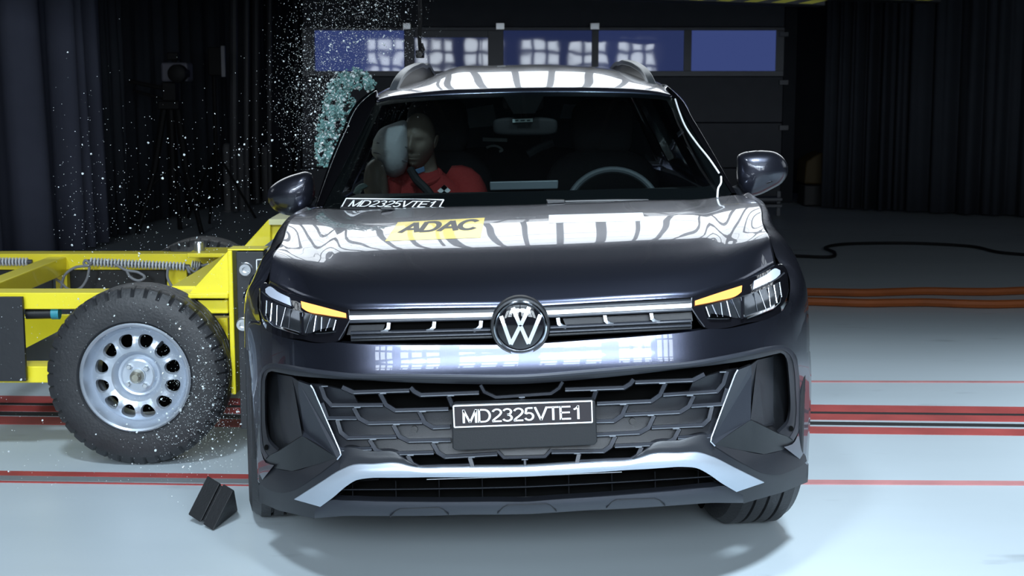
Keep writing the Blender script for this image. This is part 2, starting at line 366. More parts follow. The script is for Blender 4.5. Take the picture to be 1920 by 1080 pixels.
# curtains: each hanging length is a thing; the base line follows the floor
def curtain(base, ma, label, folds, amp, lean=0.0, top=6.2, seed=0):
    rnd = random.Random(seed); n = 28 * folds; pts = cat([tuple(b) for b in base], n); rows = []
    ph = [rnd.uniform(-.5, .5) for _ in range(folds + 3)]; am = [rnd.uniform(.5, 1.3) for _ in range(folds + 3)]
    c = V((sum(p[0] for p in pts) / n, sum(p[1] for p in pts) / n, .03))
    for k in range(9):
        z = .03 + (top - .03) * k / 8; row = []
        for i, p in enumerate(pts):
            a, b = pts[max(0, i - 1)], pts[min(n - 1, i + 1)]; t = V((b[0] - a[0], b[1] - a[1], 0)).normalized(); nr = V((t.y, -t.x, 0))
            s = i / (n - 1) * folds; j = int(s); q = am[j] + (am[j + 1] - am[j]) * (s - j)
            wv = sin(2 * pi * s + ph[j] * (1 - (s - j)) + ph[j + 1] * (s - j)) * amp * q * (1 - .35 * k / 8) + .3 * amp * sin(4.3 * pi * s + k * .25)
            row.append(V((p[0], p[1], z)) + nr * wv - t * (lean * z) - c)
        rows.append(row)
    o = gridmesh('curtain', rows, ma, None, ang=3); sd = o.modifiers.new('cloth', 'SOLIDIFY'); sd.thickness = .012
    o.location = c; return tag(o, label, 'curtain', 'hall curtains')
def fl(px, py): p = PF(px, py); return (p.x, p.y)
curtain([(-6.2, 7.5), fl(-60, 520), fl(60, 495), fl(152, 474)], CURT, 'broad pale grey curtain hanging behind the yellow trolley frame', 7, .10, .03, seed=1)
curtain([fl(150, 470), fl(178, 462), fl(205, 452)], CURT, 'narrow grey curtain next to the broad pale one', 2, .09, .03, seed=2)
curtain([fl(203, 450), fl(222, 446), fl(240, 440)], CURT2, 'slim grey curtain between pale curtain and the tripod', 2, .10, .02, seed=3)
curtain([fl(238, 428), fl(290, 416), fl(345, 404)], CURT2, 'dark curtain hanging straight behind the camera tripod', 4, .10, .0, seed=4)
curtain([fl(343, 398), fl(400, 388), fl(470, 374)], CURT2, 'dark curtain behind the lamp stand and pale bollards', 5, .10, .0, seed=5)
curtain([fl(465, 372), fl(520, 369), fl(556, 367)], CURT2, 'dark curtain beside the roller door jamb and bollards', 4, .08, .0, seed=6)
curtain([fl(1543, 392), fl(1610, 396), fl(1700, 399)], CURT2, 'black curtain by the door, edge covering the yellow case', 6, .09, 0, seed=7)
curtain([fl(1698, 400), fl(1800, 405), fl(1960, 411), fl(2120, 418)], CURT2, 'wide black curtain along the dark floor far from the door', 8, .09, 0, seed=8)

# crane beams with warning stripes
HAZY = mat('warning_yellow', (.62, .56, .05), .5)
def crane_beam(x0, y0, x1, y1, Y, hpx, label):
    r = thing('crane_beam', P((x0 + x1) / 2, y1, Y), label, 'beam', 'striped crane beams')
    a, b = P(x0, y0, Y), P(x1, y1, Y); h = hpx / FOC * Y
    MB().prism([a, b, b + V((0, 0, h)), a + V((0, 0, h))], (0, .25, 0)).build('girder', BLACK, r, bev=.01)
    n = int((b - a).length / .21); st = MB()
    for i in range(n):
        p = a + (b - a) * (i / n); q = a + (b - a) * ((i + .5) / n); sh = (b - a).normalized() * .12
        st.prism([p + V((0, -.004, .012)), q + V((0, -.004, .012)), q + sh + V((0, -.004, h - .012)), p + sh + V((0, -.004, h - .012))], (0, .006, 0))
    st.build('warning_stripes', HAZY, r)
crane_beam(1085, -3, 1548, 11, 11.5, 13, 'striped crane beam over the roller door window row')
crane_beam(1560, -2, 1766, 5, 13.0, 11, 'short striped crane beam over the black curtains')
# hanging camera
r = thing('hanging_camera', P(787, 100, 8.6), 'small black camera hanging on a cable above car roof', 'camera')
MB().tube([P(787, -330, 8.6), P(786, -60, 8.6), P(788, 40, 8.6), P(786, 70, 8.6), P(788, 95, 8.6)], .011).build('cable', BLACK, r, True)
MB().box(P(779, 94, 8.55), P(796, 109, 8.66)).build('camera_body', BLACK, r, bev=.006)
MB().lathe([(0, -.03), (.018, -.03), (.02, 0), (0, 0)], M.Translation(P(787, 102, 8.53)) @ M.Rotation(pi / 2, 4, 'Z'), 16).build('lens', GLOSS, r, True)
MB().tube([P(788, 82, 8.6), P(793, 96, 8.6)], .016).build('mount', BLACK, r, True)
# tripod with the camera box
TY = 14.0
BLK = mat('tripod_black', (.008, .008, .009), .6, spec=.2)
r = thing('tripod', V((P(320, 300, TY).x, TY, 0)), 'tall black tripod standing before the dark curtains', 'tripod')
top = P(320, 205, TY); cx = top.x
for ang, nm in ((200, 0), (-20, 1), (90, 2)):
    e = V((cx + .33 * cos(R(ang)), TY + .33 * sin(R(ang)) - .1, .0)); k = top + (e - top) * .5
    l = MB().tube([top + V((.07 * cos(R(ang)), 0, 0)), k], .035).tube([k, e + V((0, 0, .012))], .024).build('leg', BLK, r, True)
    MB().tube([top + V((0, 0, -.55)), top + (e - top) * .62], .012).build('brace', BLK, r, True)
MB().tube([top + V((0, 0, .16)), top + V((0, 0, -.75))], .035).build('centre_column', BLK, r, True)
MB().box(top + V((-.10, -.1, 0)), top + V((.10, .1, .08))).box(top + V((-.06, -.08, .08)), top + V((.07, .08, .26))).build('tripod_head', BLK, r, bev=.01)
MB().tube([top + V((-.05, -.05, .1)), top + V((-.3, -.2, .18))], .014).tube([top + V((-.05, -.05, .2)), top + V((-.34, -.2, .27))], .02).build('pan_handle', BLK, r, True)
r = thing('studio_camera', P(333, 155, TY), 'grey box camera with black lens on the tall tripod', 'camera')
MB().box(P(314, 153, TY + .05), P(351, 117, TY - .2)).build('camera_housing', mat('camera_grey', (.11, .11, .14), .6), r, bev=.02)
MB().lathe([(0, -.1), (.07, -.1), (.085, -.09), (.088, .1), (0, .1)], M.Translation(P(335, 138, TY - .22)) @ M.Rotation(pi / 2, 4, 'Z'), 20).build('lens_hood', BLK, r, True)
MB().box(P(318, 113, TY), P(333, 98, TY - .12)).box(P(324, 117, TY), P(330, 110, TY - .06)).build('viewfinder', BLK, r, bev=.01)
# lamp stand
SY = 15.2
r = thing('lamp_stand', V((P(402, 300, SY).x, SY, 0)), 'thin black stand with an upright lamp head by the curtains', 'stand')
c0 = P(401, 168, SY)
MB().tube([P(400, 110, SY), V((c0.x, SY, .3))], .022).build('pole', BLK, r, True)
for a in (30, 150, 270): MB().tube([V((c0.x, SY, .75)), V((c0.x + .42 * cos(R(a)), SY + .42 * sin(R(a)), .012))], .013).build('leg', BLK, r, True)
MB().box(P(394, 142, SY), P(416, 88, SY - .1)).build('lamp_head', BLK, r, bev=.01)
MB().box(P(417, 144, SY - .08), P(420.5, 86, SY - .12)).build('edge_strip', mat('pale_strip', (.22, .22, .25), .5), r)
# bollards
for i, (x, yt, yb, wd, tx) in enumerate([(429, 268, 397, 17, 'pale round-topped bollard nearest the lamp stand'), (452, 272, 395, 16, 'pale round-topped bollard second from the lamp stand'), (500, 272, 378, 17, 'pale round-topped bollard between two dark curtains by the door')]):
    b = PF(x, yb); rr = wd / 2 / FOC * b.y; zt = P(x, yt, b.y).z; pr = [(0, zt)] + [(rr * sin(k * pi / 12), zt - rr + rr * cos(k * pi / 12)) for k in range(1, 7)] + [(rr, .02), (rr * 1.25, .015), (rr * 1.25, 0), (0, 0)]
    o = MB().lathe(pr, M.Rotation(-pi / 2, 4, 'Y'), 24).build('bollard', mat('bollard_grey', (.15, .155, .165), .7), None, True); o.location = (b.x, b.y, 0)
    tag(o, tx, 'bollard', 'bollards by the curtain')
# pipes on the wall behind
for i, x in enumerate((438, 462, 479, 505)):
    py_ = 16.1 if x < 470 else 17.2
    o = MB().tube([P(x, -60, py_), P(x, 300, py_), V((P(x, 300, py_).x, py_, .02))], .03 if i % 2 else .045).build('wall_pipe', mat('pipe_grey', (.06, .062, .07), .5), None, True)
    tag(o, 'thin grey upright pipe rising from the floor behind the bollards', 'pipe', 'pipes behind the bollards')
# yellow case and metal rack near the door
mc_ = thing('machine', V((P(1530, 345, 16.95).x, 16.8, 0)), 'machine under a dull yellow cover half hidden by the black curtain', 'machine')
o = MB().prism([P(1508, 345, 16.95), P(1543, 346, 16.95), P(1543, 285, 16.95), P(1532, 290, 16.95), P(1512, 303, 16.95)], (0, .5, 0)).build('machine_cover', mat('dull_yellow', (.07, .045, .008), .6), mc_, bev=.02)
pr_ = MB()
o = MB().box(V((P(1508, 345, 16.95).x, 16.95, 0)), V((P(1560, 345, 16.95).x, 17.35, P(1508, 346, 16.95).z))).build('machine_base', BLACK, mc_, bev=.02)
r = thing('metal_rack', V((P(1437, 385, 15.8).x, 15.8, 0)), 'low grey metal rack in front of the roller door', 'rack')
GR = mat('rack_grey', (.16, .17, .19), .5, .4)
for y in (372, 384): MB().bar(P(1400, y, 15.8), P(1462, y, 15.8), .3, .03).build('shelf', GR, r, bev=.003)
for x in (1402, 1460): MB().bar(P(x, 358, 15.8), V((P(x, 358, 15.8).x, 15.8, 0)), .04, .04).build('upright', GR, r, bev=.003)
# cables on the floor
ORA = mat('orange_rubber', (.30, .075, .012), .6, bump=.2, var=.35, vscale=5)
for ya, yb, tx in ((551, 543, 'thick orange cable on the floor, the one lying farther back'), (561, 571, 'thick orange cable on the floor, the one closer to the car')):
    pts = [PF(900 + i * 60, ya + 1 + (yb - ya) * (i / 20) ** 1.3 + 1.2 * sin(i * 1.7), .028) for i in range(22)]
    tag(MB().tube(cat(pts, 80), .028).build('orange_cable', ORA, None, True), tx, 'cable', 'orange floor cables')
pts = [PF(x, y, .015) for x, y in ((1490, 480), (1555, 482), (1565, 474), (1548, 464), (1580, 458), (1640, 456), (1740, 457), (1820, 462), (1880, 474), (1960, 480))]
tag(MB().tube(cat(pts, 80), .014).build('black_cable', BLK, None, True), 'thin black cable curling on the dark floor', 'cable')

# ------------------------------------------------------------------ the lamps of the hall (their shapes show as reflections)
HOUS = mat('lamp_housing', (.02, .02, .022), .6)
EF = emis('led_array_front', (.82, .91, 1), LED_FRONT); EB = emis('led_array_rear', (.88, .95, 1), LED_BACK); ES = emis('led_array_side', (.85, .93, 1), LED_SIDE)
def led_bank(name, loc, aim, wd, ht, nx, ny, gap, em, label, group, legs=True, outer=.04, gy=None):
    gy = gap if gy is None else gy
    r = thing(name, (loc[0], loc[1], 0 if legs else loc[2]), label, 'lamp', group)
    rot = (V(aim) - V(loc)).to_track_quat('-Y', 'Z').to_matrix().to_4x4(); mt = M.Translation(loc) @ rot
    MB().box((-wd / 2 - outer, .0, -ht / 2 - outer), (wd / 2 + outer, .08, ht / 2 + outer), mt).build('lamp_housing', HOUS, r)
    cells = MB(); cw, ch = wd / nx, ht / ny
    for i in range(nx):
        for j in range(ny):
            x, z = -wd / 2 + i * cw, -ht / 2 + j * ch
            cells.add([mt @ V(q) for q in ((x + gap, -.006, z + gy), (x + cw - gap, -.006, z + gy), (x + cw - gap, -.006, z + ch - gy), (x + gap, -.006, z + ch - gy))], [(0, 1, 2, 3)])
    cells.build('led_panel', em, r, fix=False)
    if legs:
        for sx in (-.4, .4): MB().bar(mt @ V((sx * wd, .1, ht * .4)), V(((mt @ V((sx * wd, .1, 0))).x, (mt @ V((sx * wd, .1, 0))).y, 0)), .05, .05).build('stand_leg', HOUS, r)
    else: MB().bar(mt @ V((0, .1, 0)), V(((mt @ V((0, .1, 0))).x, (mt @ V((0, .1, 0))).y, 6.98)), .05, .05).build('hanger', HOUS, r)
    return r
for i, x in enumerate((-3.3, -2.0, -.72, .72, 2.0, 3.25)):
    led_bank('lamp_tower', (x, -3.0, 2.75), (x * .75, 4.5, 2.3), 1.04, 2.5, 3, 7, .05, EF, 'tall lamp tower with square panels standing behind the viewpoint', 'lamp towers behind the viewpoint')
for x_ in (-3.45, -1.15, 1.15, 3.45):
    r = thing('flood_lamp_head', (x_, -3.0, 5.0), 'square gridded flood lamp hung high behind the viewpoint', 'lamp', 'flood lamps behind the viewpoint')
    mt = M.Translation((x_, -3.0, 5.0)) @ (V((x_ * .8, 2.2, 0)) - V((x_, -3.0, 5.0))).to_track_quat('-Y', 'Z').to_matrix().to_4x4()
    MB().box((-1.08, .02, -1.08), (1.08, .14, 1.08), mt).build('lamp_housing', HOUS, r); gb = MB()
    for k in range(7):
        q = -1.05 + k * .35
        gb.box((q - .03, -.06, -1.08), (q + .03, -.03, 1.08), mt).box((-1.08, -.06, q - .02), (1.08, -.03, q + .02), mt)
    gb.build('lamp_grille', HOUS, r); MB().bar(V((x_, -3.2, 5.3)), V((x_, -3.2, 6.98)), .06, .06).build('hanger', HOUS, r)
for i in range(7):
    x = -3.24 + i * 1.08
    led_bank('ceiling_lamp_panel', (x, 9.8, 3.15), (x * .97, 0.0, 7.6), 1.06, 2.0, 4, 5, .026, EB, 'bright hanging lamp panel above and behind the car', 'lamp panels hung behind the car', legs=False, outer=.01, gy=.006)
for s in (-1, 1):
    led_bank('ceiling_lamp_grid', (s * 6.6, 7.0, 2.9), (s * .6, 5.0, 1.0), 3.4, 1.9, 9, 6, .03, ES, 'gridded lamp bank hung high beside the car', 'gridded lamp banks beside the car', legs=False)
# ================================================================== THE CAR
car = thing('suv_car', (.05, 4.75, 0), 'dark grey family SUV facing the viewer, amber lamps lit, struck by the yellow trolley', 'car')
# ---- hood
HR = [  # right half columns: front edge, crest, rear edge (px), rear depth
 ((976, 575), (976, 528), (989, 385), 4.97), ((1040, 571.5), (1040, 526.5), (1040, 383), 4.972), ((1100, 568), (1100, 524), (1090, 381), 4.98), ((1160, 564.5), (1160, 520), (1145, 379), 4.99), ((1210, 562), (1208, 516), (1195, 377), 5.0),
 ((1262, 559), (1262, 511), (1250, 376), 5.03), ((1297, 557), (1302, 506), (1294, 375), 5.06), ((1344, 542), (1346, 495), (1326, 372), 5.09),
 ((1397, 526), (1387, 478), (1352, 368), 5.13), ((1432, 511), (1417, 462), (1376, 365.5), 5.18), ((1455, 498), (1444, 446), (1392, 366), 5.25)]
def hood_col(f, c, r, rd, left, u):
    f3 = P(f[0], f[1], F(*f) + .002); c3 = P(c[0], c[1], F(*c) + .018 + .09 * u ** 4); r3 = P(r[0], r[1], rd)
    c2 = c3.lerp(r3, .18) + V((0, 0, .026 * (1 - .6 * u ** 4))); md = (c3 + r3) / 2 + V((0, 0, .030)); a = f3.lerp(c3, .5) + V((0, -.004, .0)); cc = c3.lerp(c2, .10) + V((0, 0, .002))
    if u > .93: md += V(((-.02 if left else .02), 0, .0))
    return [f3, a, c3, cc, c2, md, r3]
cols = []
def rear_mirror(p): return (989 - (p[0] - 989) * 1.0, p[1] + .032 * 2 * (p[0] - 989))
n_ = len(HR)
for i in range(n_ - 1, 0, -1):
    f, c, r, rd = HR[i]; cols.append(hood_col(m(f), m(c), rear_mirror(r), rd + .06 * (i / 10), True, i / 10))
for i in range(n_):
    f, c, r, rd = HR[i]; cols.append(hood_col(f, c, r, rd, False, i / 10))
NV = 44; prof = [cat(c, NV) for c in cols]
rows = []
for k in range(NV):
    row = cat([p[k] for p in prof], 121)
    t = k / (NV - 1); s_ = min(1, max(0, (t - .12) / .2)) * min(1, (1 - t) / .08 + .3)
    out = []
    for j, p in enumerate(row):
        a = abs(j - 60) / 60; z = .009 * s_ * (1 - 1 / (1 + exp(-(a - .665) * 60)))
        out.append(V(p) + V((0, 0, z)))
    rows.append(out)
hood = gridmesh('hood', rows, PAINT, car, .0, ang=1.2)
hood.modifiers.new('shell', 'SOLIDIFY').thickness = .004
hood_bvh = BVHTree.FromPolygons([v.co for v in hood.data.vertices], [tuple(p.vertices) for p in hood.data.polygons])
HOODL = [r_[0] for r_ in rows]; HOODR = [r_[-1] for r_ in rows]
on_hood = lambda x, y: onto(hood_bvh, x, y, .002)
# stickers on the hood
YST = mat('yellow_sticker', (.80, .60, .10), .35, coat=.3, var=.03); WST = mat('white_sticker', (.80, .84, .86), .35, coat=.3, var=.03)
qd = [(746, 416.5), (909, 408), (901, 445.5), (722, 452)]
patch('yellow_sticker', qd, on_hood, YST, car)
letters('sticker_lettering', 'ADAC', [bil(qd, .12, .06), bil(qd, .95, .06), bil(qd, .93, .58), bil(qd, .09, .58)], lambda x, y: onto(hood_bvh, x, y, .004), mat('sticker_black', (.02, .02, .02), .4), car, .20)
patch('white_sticker', [(1029, 403), (1205, 398.5), (1210, 414), (1029, 418)], on_hood, WST, car)

# ---- fenders: from hood edge / headlamp edge to the outline of the body
RSIL = [(1396, 364), (1411, 379), (1432, 407), (1449, 441), (1478, 471), (1500, 501), (1511, 545), (1517, 600), (1519, 650)]
RSD = [5.27, 5.12, 4.93, 4.80, 4.72, 4.66, 4.62, 4.60, 4.60]
LSIL = [(583, 392), (558, 408), (532, 445), (517, 464), (500, 497), (480, 522), (465, 557), (460, 589), (458, 650)]
LSD = [5.33, 5.2, 5.05, 4.95, 4.85, 4.78, 4.72, 4.70, 4.70]
def fender(sil, sd, edge, lamp, left):
    a = cat([tuple(P(x, y, d)) for (x, y), d in zip(sil, sd)], 40)
    inner = [tuple(edge[int(k)]) for k in (43, 36, 28, 20, 13, 7)] + [tuple(Q(p, .004)) for p in lamp]
    b = cat(inner, 40); rows_ = []
    for t in [i / 10 for i in range(11)]:
        rows_.append([V(p) + (V(q) - V(p)) * t + V((.018 * sin(pi * t) * (-1 if left else 1), -.01 * sin(pi * t), .008 * sin(pi * t))) for p, q in zip(b, a)])
    return gridmesh('front_fender', rows_, PAINT, car, ang=1.2)
LAMP_OUT = [(1462, 494), (1474, 503), (1480, 520), (1480, 556), (1476, 580), (1470, 600), (1468, 640)]
fender(RSIL, RSD, HOODR, LAMP_OUT, False); fender(LSIL, LSD, HOODL, [m(p) for p in LAMP_OUT], True)

# ---- upper bumper
TOPB = [(976, 646), (1030, 643), (1100, 638), (1200, 631), (1300, 621), (1325, 617), (1365, 616), (1400, 609), (1440, 597), (1466, 584), (1482, 566), (1500, 566), (1516, 590)]
BOTB = [(976, 703), (1040, 699), (1100, 694), (1200, 685.5), (1300, 677), (1353, 668), (1400, 658.5), (1440, 650), (1467, 648), (1483, 655), (1494, 670), (1505, 690), (1519, 700)]
ruled('bumper', full(TOPB), full(BOTB), PAINT, car, 120, 16, .0, .03, bulge=.0, ang=1.2)
# side of the bumper round the corner pods
CORN_I = [(1493, 668), (1497, 690), (1500, 730), (1501, 780), (1496, 815), (1487, 832), (1470, 838)]
CORN_O = [(1519, 660), (1521, 690), (1521, 730), (1519, 790), (1516, 850), (1515, 868), (1514, 872)]
def corner_side(g, s):
    ruled('bumper_corner', [g(p) for p in CORN_I], [g(p) for p in CORN_O], PAINT, car, 24, 6, .0, .03)
both(corner_side)
# ---- black frame round the lower opening
LIP1 = [(976, 703), (1100, 694), (1200, 685.5), (1300, 677), (1353, 668), (1400, 658.5), (1440, 650), (1468, 648), (1484, 656), (1493, 668), (1497, 690), (1500, 730), (1501, 780), (1496, 812), (1488, 826)]
LIP2 = [(976, 711), (1100, 702), (1200, 693.5), (1300, 685), (1353, 676), (1400, 666.5), (1440, 658), (1466, 655.5), (1477, 661), (1485, 672), (1489, 690), (1492, 730), (1493, 780), (1489, 806), (1481, 820)]
LIP3 = [(976, 720), (1100, 711), (1200, 701), (1267, 693), (1350, 683), (1420, 672), (1453, 664), (1467, 662), (1472, 667), (1476, 676), (1478, 692), (1481, 730), (1481.5, 773), (1478, 792), (1460, 812)]
def lipband(a, b, o1, o2, ma):
    A, B = full(a), full(b)
    ruled('bumper_lip', [p + (o1,) for p in A], [p + (o2,) for p in B], ma, car, 150, 3, 0, .03, bulge=.003)
lipband(LIP1, LIP2, -.004, -.008, MGREY); lipband(LIP2, LIP3, -.004, .004, DGREY)
# ---- corner pods: facet greys and black carry the shade of their facing
zp = lambda x, y, o=0: (1100 + x / 3, 640 + y / 3, o)
def pod(g, s):
    def facet(name, pts, ma, th=.02): return plate(name, [g(p) for p in pts], ma, car, 0, th)
    facet('pod_blade', [zp(845, 165, .012), zp(925, 132, .03), zp(928, 185, .03), zp(908, 420, .03), zp(922, 442, .0), zp(722, 580, .0), zp(702, 560, .004)], MGREY)
    facet('pod_wall', [zp(925, 132, .03), zp(962, 105, .05), zp(958, 200, .07), zp(926, 400, .06), zp(922, 442, .0), zp(908, 420, .03)], DGREY, .01)
    facet('pod_pocket', [zp(955, 95, .10), zp(1140, 60, .10), zp(1150, 460, .10), zp(1080, 520, .07), zp(922, 442, .06)], BLACK, .01)
    facet('pod_pocket_side', [zp(960, 105, .05), zp(1050, 85, .10), zp(1050, 470, .085), zp(1000, 480, .05), zp(922, 442, .01)], DGREY, .004)
    rl = lambda name, a, b, ma, n=40, nv=5, lin=True: ruled(name, [g(p) for p in a], [g(p) for p in b], ma, car, n, nv, 0, .02, lin)
    rl('pod_ledge', [zp(722, 580, .002), zp(922, 442, .0), zp(1075, 518, .0), zp(1160, 545, .0), zp(1180, 572, .022)], [zp(721, 582, .004), zp(868, 612, .03), zp(1000, 635, .034), zp(1100, 612, .03), zp(1181, 573, .022)], BLACK)
    rl('pod_base', [zp(722, 580, .004), zp(868, 612, .03), zp(1000, 635, .034), zp(1100, 612, .03), zp(1180, 572, .022), zp(1222, 545, .006), zp(1246, 560, .01)], [zp(722, 592, 0), zp(890, 692, 0), zp(1010, 747, 0), zp(1075, 752, -.004), zp(1160, 724, -.004), zp(1238, 674, 0), zp(1246, 664, .004)], DGREY, 60, 8, False)
    b = MB().stroke([g(p) for p in (zp(850, 160), zp(835, 185), zp(775, 345), zp(702, 540), zp(698, 565), zp(722, 590))], 3.4, -.008, .012); b.build('pod_edge', SILVER, car, True, fix=True)
    plate('sensor', [g((1484 + 4 * cos(a * pi / 5), 804 + 5 * sin(a * pi / 5))) for a in range(10)], VOID, car, -.012, .006)
both(pod)
# ---- lower bumper
def lowband(g, s):
    rl = lambda a, b, n=40, lin=True: ruled('bumper_skirt', [g(p) for p in a], [g(p) for p in b], DGREY, car, n, 5, .003, .03, lin)
    rl([zp(690, 575), zp(722, 590), zp(890, 692), zp(1012, 747)], [zp(640, 640), zp(700, 652), zp(850, 724), zp(1004, 799)])
    rl([zp(1000, 797), zp(1010, 747), zp(1075, 752), zp(1160, 724), zp(1238, 674), zp(1248, 690)], [zp(840, 850), zp(882, 912), zp(940, 895), zp(1100, 850), zp(1243, 792, .01), zp(1246, 750)], 60)
    a = [(1206, 846), (1223, 832), (1270, 826), (1330, 820), (1336, 838)]; b = [(1184, 862), (1216, 852), (1273, 849), (1315, 849), (1336, 858)]
    ruled('bumper_shoulder', [g(p) for p in a], [g(p) for p in b], DGREY, car, 24, 4, .002, .03, bulge=.006)
both(lowband)
SK1 = [(985, 876), (1060, 871.5), (1130, 867), (1180, 864), (1200, 859.5), (1220, 853), (1273, 850.5), (1313, 850), (1335, 857), (1378, 878), (1433, 905)]
SK2 = [(985, 893), (1060, 889), (1130, 884.5), (1180, 881), (1210, 879.5), (1240, 877.5), (1283, 875.5), (1307, 878), (1327, 888), (1353, 906), (1381, 922.5)]
ruled('skid_trim', full(SK1), full(SK2), SILVER, car, 150, 6, -.008, .03, bulge=.005)
LB1 = [(985, 941), (1040, 937), (1120, 932), (1200, 926), (1273, 920), (1330, 914), (1362, 912), (1382, 922), (1393, 928)]
LB2 = [(988, 964), (1040, 961), (1100, 957), (1170, 954), (1233, 950), (1290, 946), (1333, 943), (1370, 943), (1394, 943)]
ruled('bumper_chin', full(LB1), full(LB2), MGREY, car, 120, 6, .004, .05, bulge=.008)
for cxv, cyv in ((786, 962), (988, 955), (1192, 945)):      # three shallow vents pressed into the chin
    k = -.035
    pts = [(cxv + dx, cyv + dy + dx * k) for dx, dy in ((-55, 6), (-45, -5), (-36, -9), (36, -9), (45, -5), (55, 6))]
    MB().stroke(pts, 2.2, -.006, .008).build('chin_vent', BLACK, car)
# lower mouth: dark cavity, one long louver and thin dividers
def cavity(name, top, bot, off, ma=VOID, nv=3): return ruled(name, full(top), full(bot), ma, car, 80, nv, off, .02)
cavity('lower_mouth', SK2[:-1] + [(1362, 914)], LB1[:-2] + [(1364, 914)], .11)
for g in (lambda p: p, m):
    b = MB().stroke([g(p) for p in ((1262, 879), (1300, 879), (1316, 886), (1345, 905), (1300, 912), (1262, 915))], 3, .1, .01); b.build('mouth_cheek_edge', BLACK, car)
MB().stroke(full([(985, 913), (1073, 909), (1180, 903), (1280, 897), (1338, 893)]), 5, .03, .06, .2).build('louver', MGREY, car, True)
MB().stroke(full([(985, 932), (1073, 928), (1180, 922), (1280, 916), (1340, 911)]), 4, .06, .04, .3).build('louver', DGREY, car, True)
dv = MB()
for i in range(-4, 5):
    x = 985 + i * 81; y = 893 - (x - 985) * .036; dv.stroke([(x, y), (x + 1, y + 44)], 2, .07, .02)
dv.build('louver_divider', DGREY, car)
MB().stroke([(800, 899), (985, 893), (1166, 885)], 2.4, .05, .02).build('louver_rod', ZINC, car)
# ---- grille with its stepped ribs (traced on one side, mirrored)
z6 = lambda x, y: (560 + x / 4.364, 680 + y / 4.364)
TOPG = [(984, 768), (1065, 766), (1117, 763)]
gl = [z6(*p) for p in ((90, 175), (180, 180), (440, 240), (485, 330), (690, 345), (790, 395), (1240, 385))]
gb = [z6(*p) for p in ((340, 740), (480, 752), (700, 752), (880, 765), (1105, 740), (1200, 772), (1640, 752), (1700, 782), (1860, 778))]
pl = [gl[0]] + [gl[1], gl[2], gl[3], gl[4], gl[5], gl[6], z6(1250, 620), (985, 820), (985, 858)] + gb[::-1][1:]
gt = gl + [z6(1500, 378), (985, 765)]; gbt = gb[:-1] + [(985, 858)]
for g in ((lambda p: p), m): ruled('grille_panel', [g(p) for p in gt], [g(p) for p in gbt], DGREY, car, 90, 6, .03, .015, lin=True)
ruled('grille_cavity', full([(976, 712), (1100, 703), (1267, 688), (1370, 678)]), full([(985, 890), (1100, 884), (1267, 872), (1330, 850)]), VOID, car, 80, 4, .10, .02)
RIBS = [((355, 200), (450, 243), (905, 228)), ((915, 203), (945, 235), (1000, 265), (1475, 247)), ((180, 190), (215, 290), (270, 350), (690, 347)), ((665, 250), (715, 345), (790, 392), (1225, 380)),
        ((1225, 270), (1255, 345), (1300, 350)), ((190, 330), (235, 455), (475, 455)), ((450, 370), (495, 455), (570, 497), (1010, 487)), ((985, 400), (1030, 490), (1100, 532), (1240, 525)),
        ((315, 470), (345, 570), (400, 617), (800, 607)), ((775, 510), (825, 605), (900, 642), (1245, 635)), ((310, 690), (350, 712), (598, 705)), ((580, 630), (630, 715), (710, 747), (1105, 737)),
        ((1095, 655), (1140, 735), (1200, 772), (1625, 748)), ((890, 760), (930, 830), (985, 857), (1400, 842)), ((1400, 778), (1425, 860))]
rib = MB(); cap = MB()
for g in (lambda p: p, m):
    for rb in RIBS:
        pts = [g(z6(*p)) for p in rb]
        rib.stroke(pts, 10.5, .004, .03, .7)
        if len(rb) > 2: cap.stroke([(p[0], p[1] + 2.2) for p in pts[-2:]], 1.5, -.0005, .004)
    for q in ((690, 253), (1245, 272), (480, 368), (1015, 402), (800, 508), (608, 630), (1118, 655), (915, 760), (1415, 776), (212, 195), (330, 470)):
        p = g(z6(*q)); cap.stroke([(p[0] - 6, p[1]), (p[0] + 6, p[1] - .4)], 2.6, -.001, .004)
ctr = [(901, 722), (908, 735), (930, 745), (1033, 738), (1048, 728), (1055, 716)]; rib.stroke(ctr, 8.5, .004, .03, .62)
rib.stroke([(933, 846), (945, 858), (1022, 856), (1034, 843)], 8, .004, .03, .62); rib.stroke([(984, 861), (985, 880)], 7, .004, .03)
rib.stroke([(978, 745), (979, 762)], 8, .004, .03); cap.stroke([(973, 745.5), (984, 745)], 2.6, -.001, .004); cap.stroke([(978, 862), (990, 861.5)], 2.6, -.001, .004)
rib.build('grille_ribs', MGREY, car, True, ang=.4); cap.build('grille_rib_edges', mat('rib_edge_grey', (.22, .24, .27), .4, .4), car)  # paler strips put the ribs' lit edges into the colour
for p in ((777, 805), (1186, 790)): plate('parking_sensor', [(p[0] + 6 * cos(a * pi / 6), p[1] + 6 * sin(a * pi / 6)) for a in range(12)], BLACK, car, .022, .02)
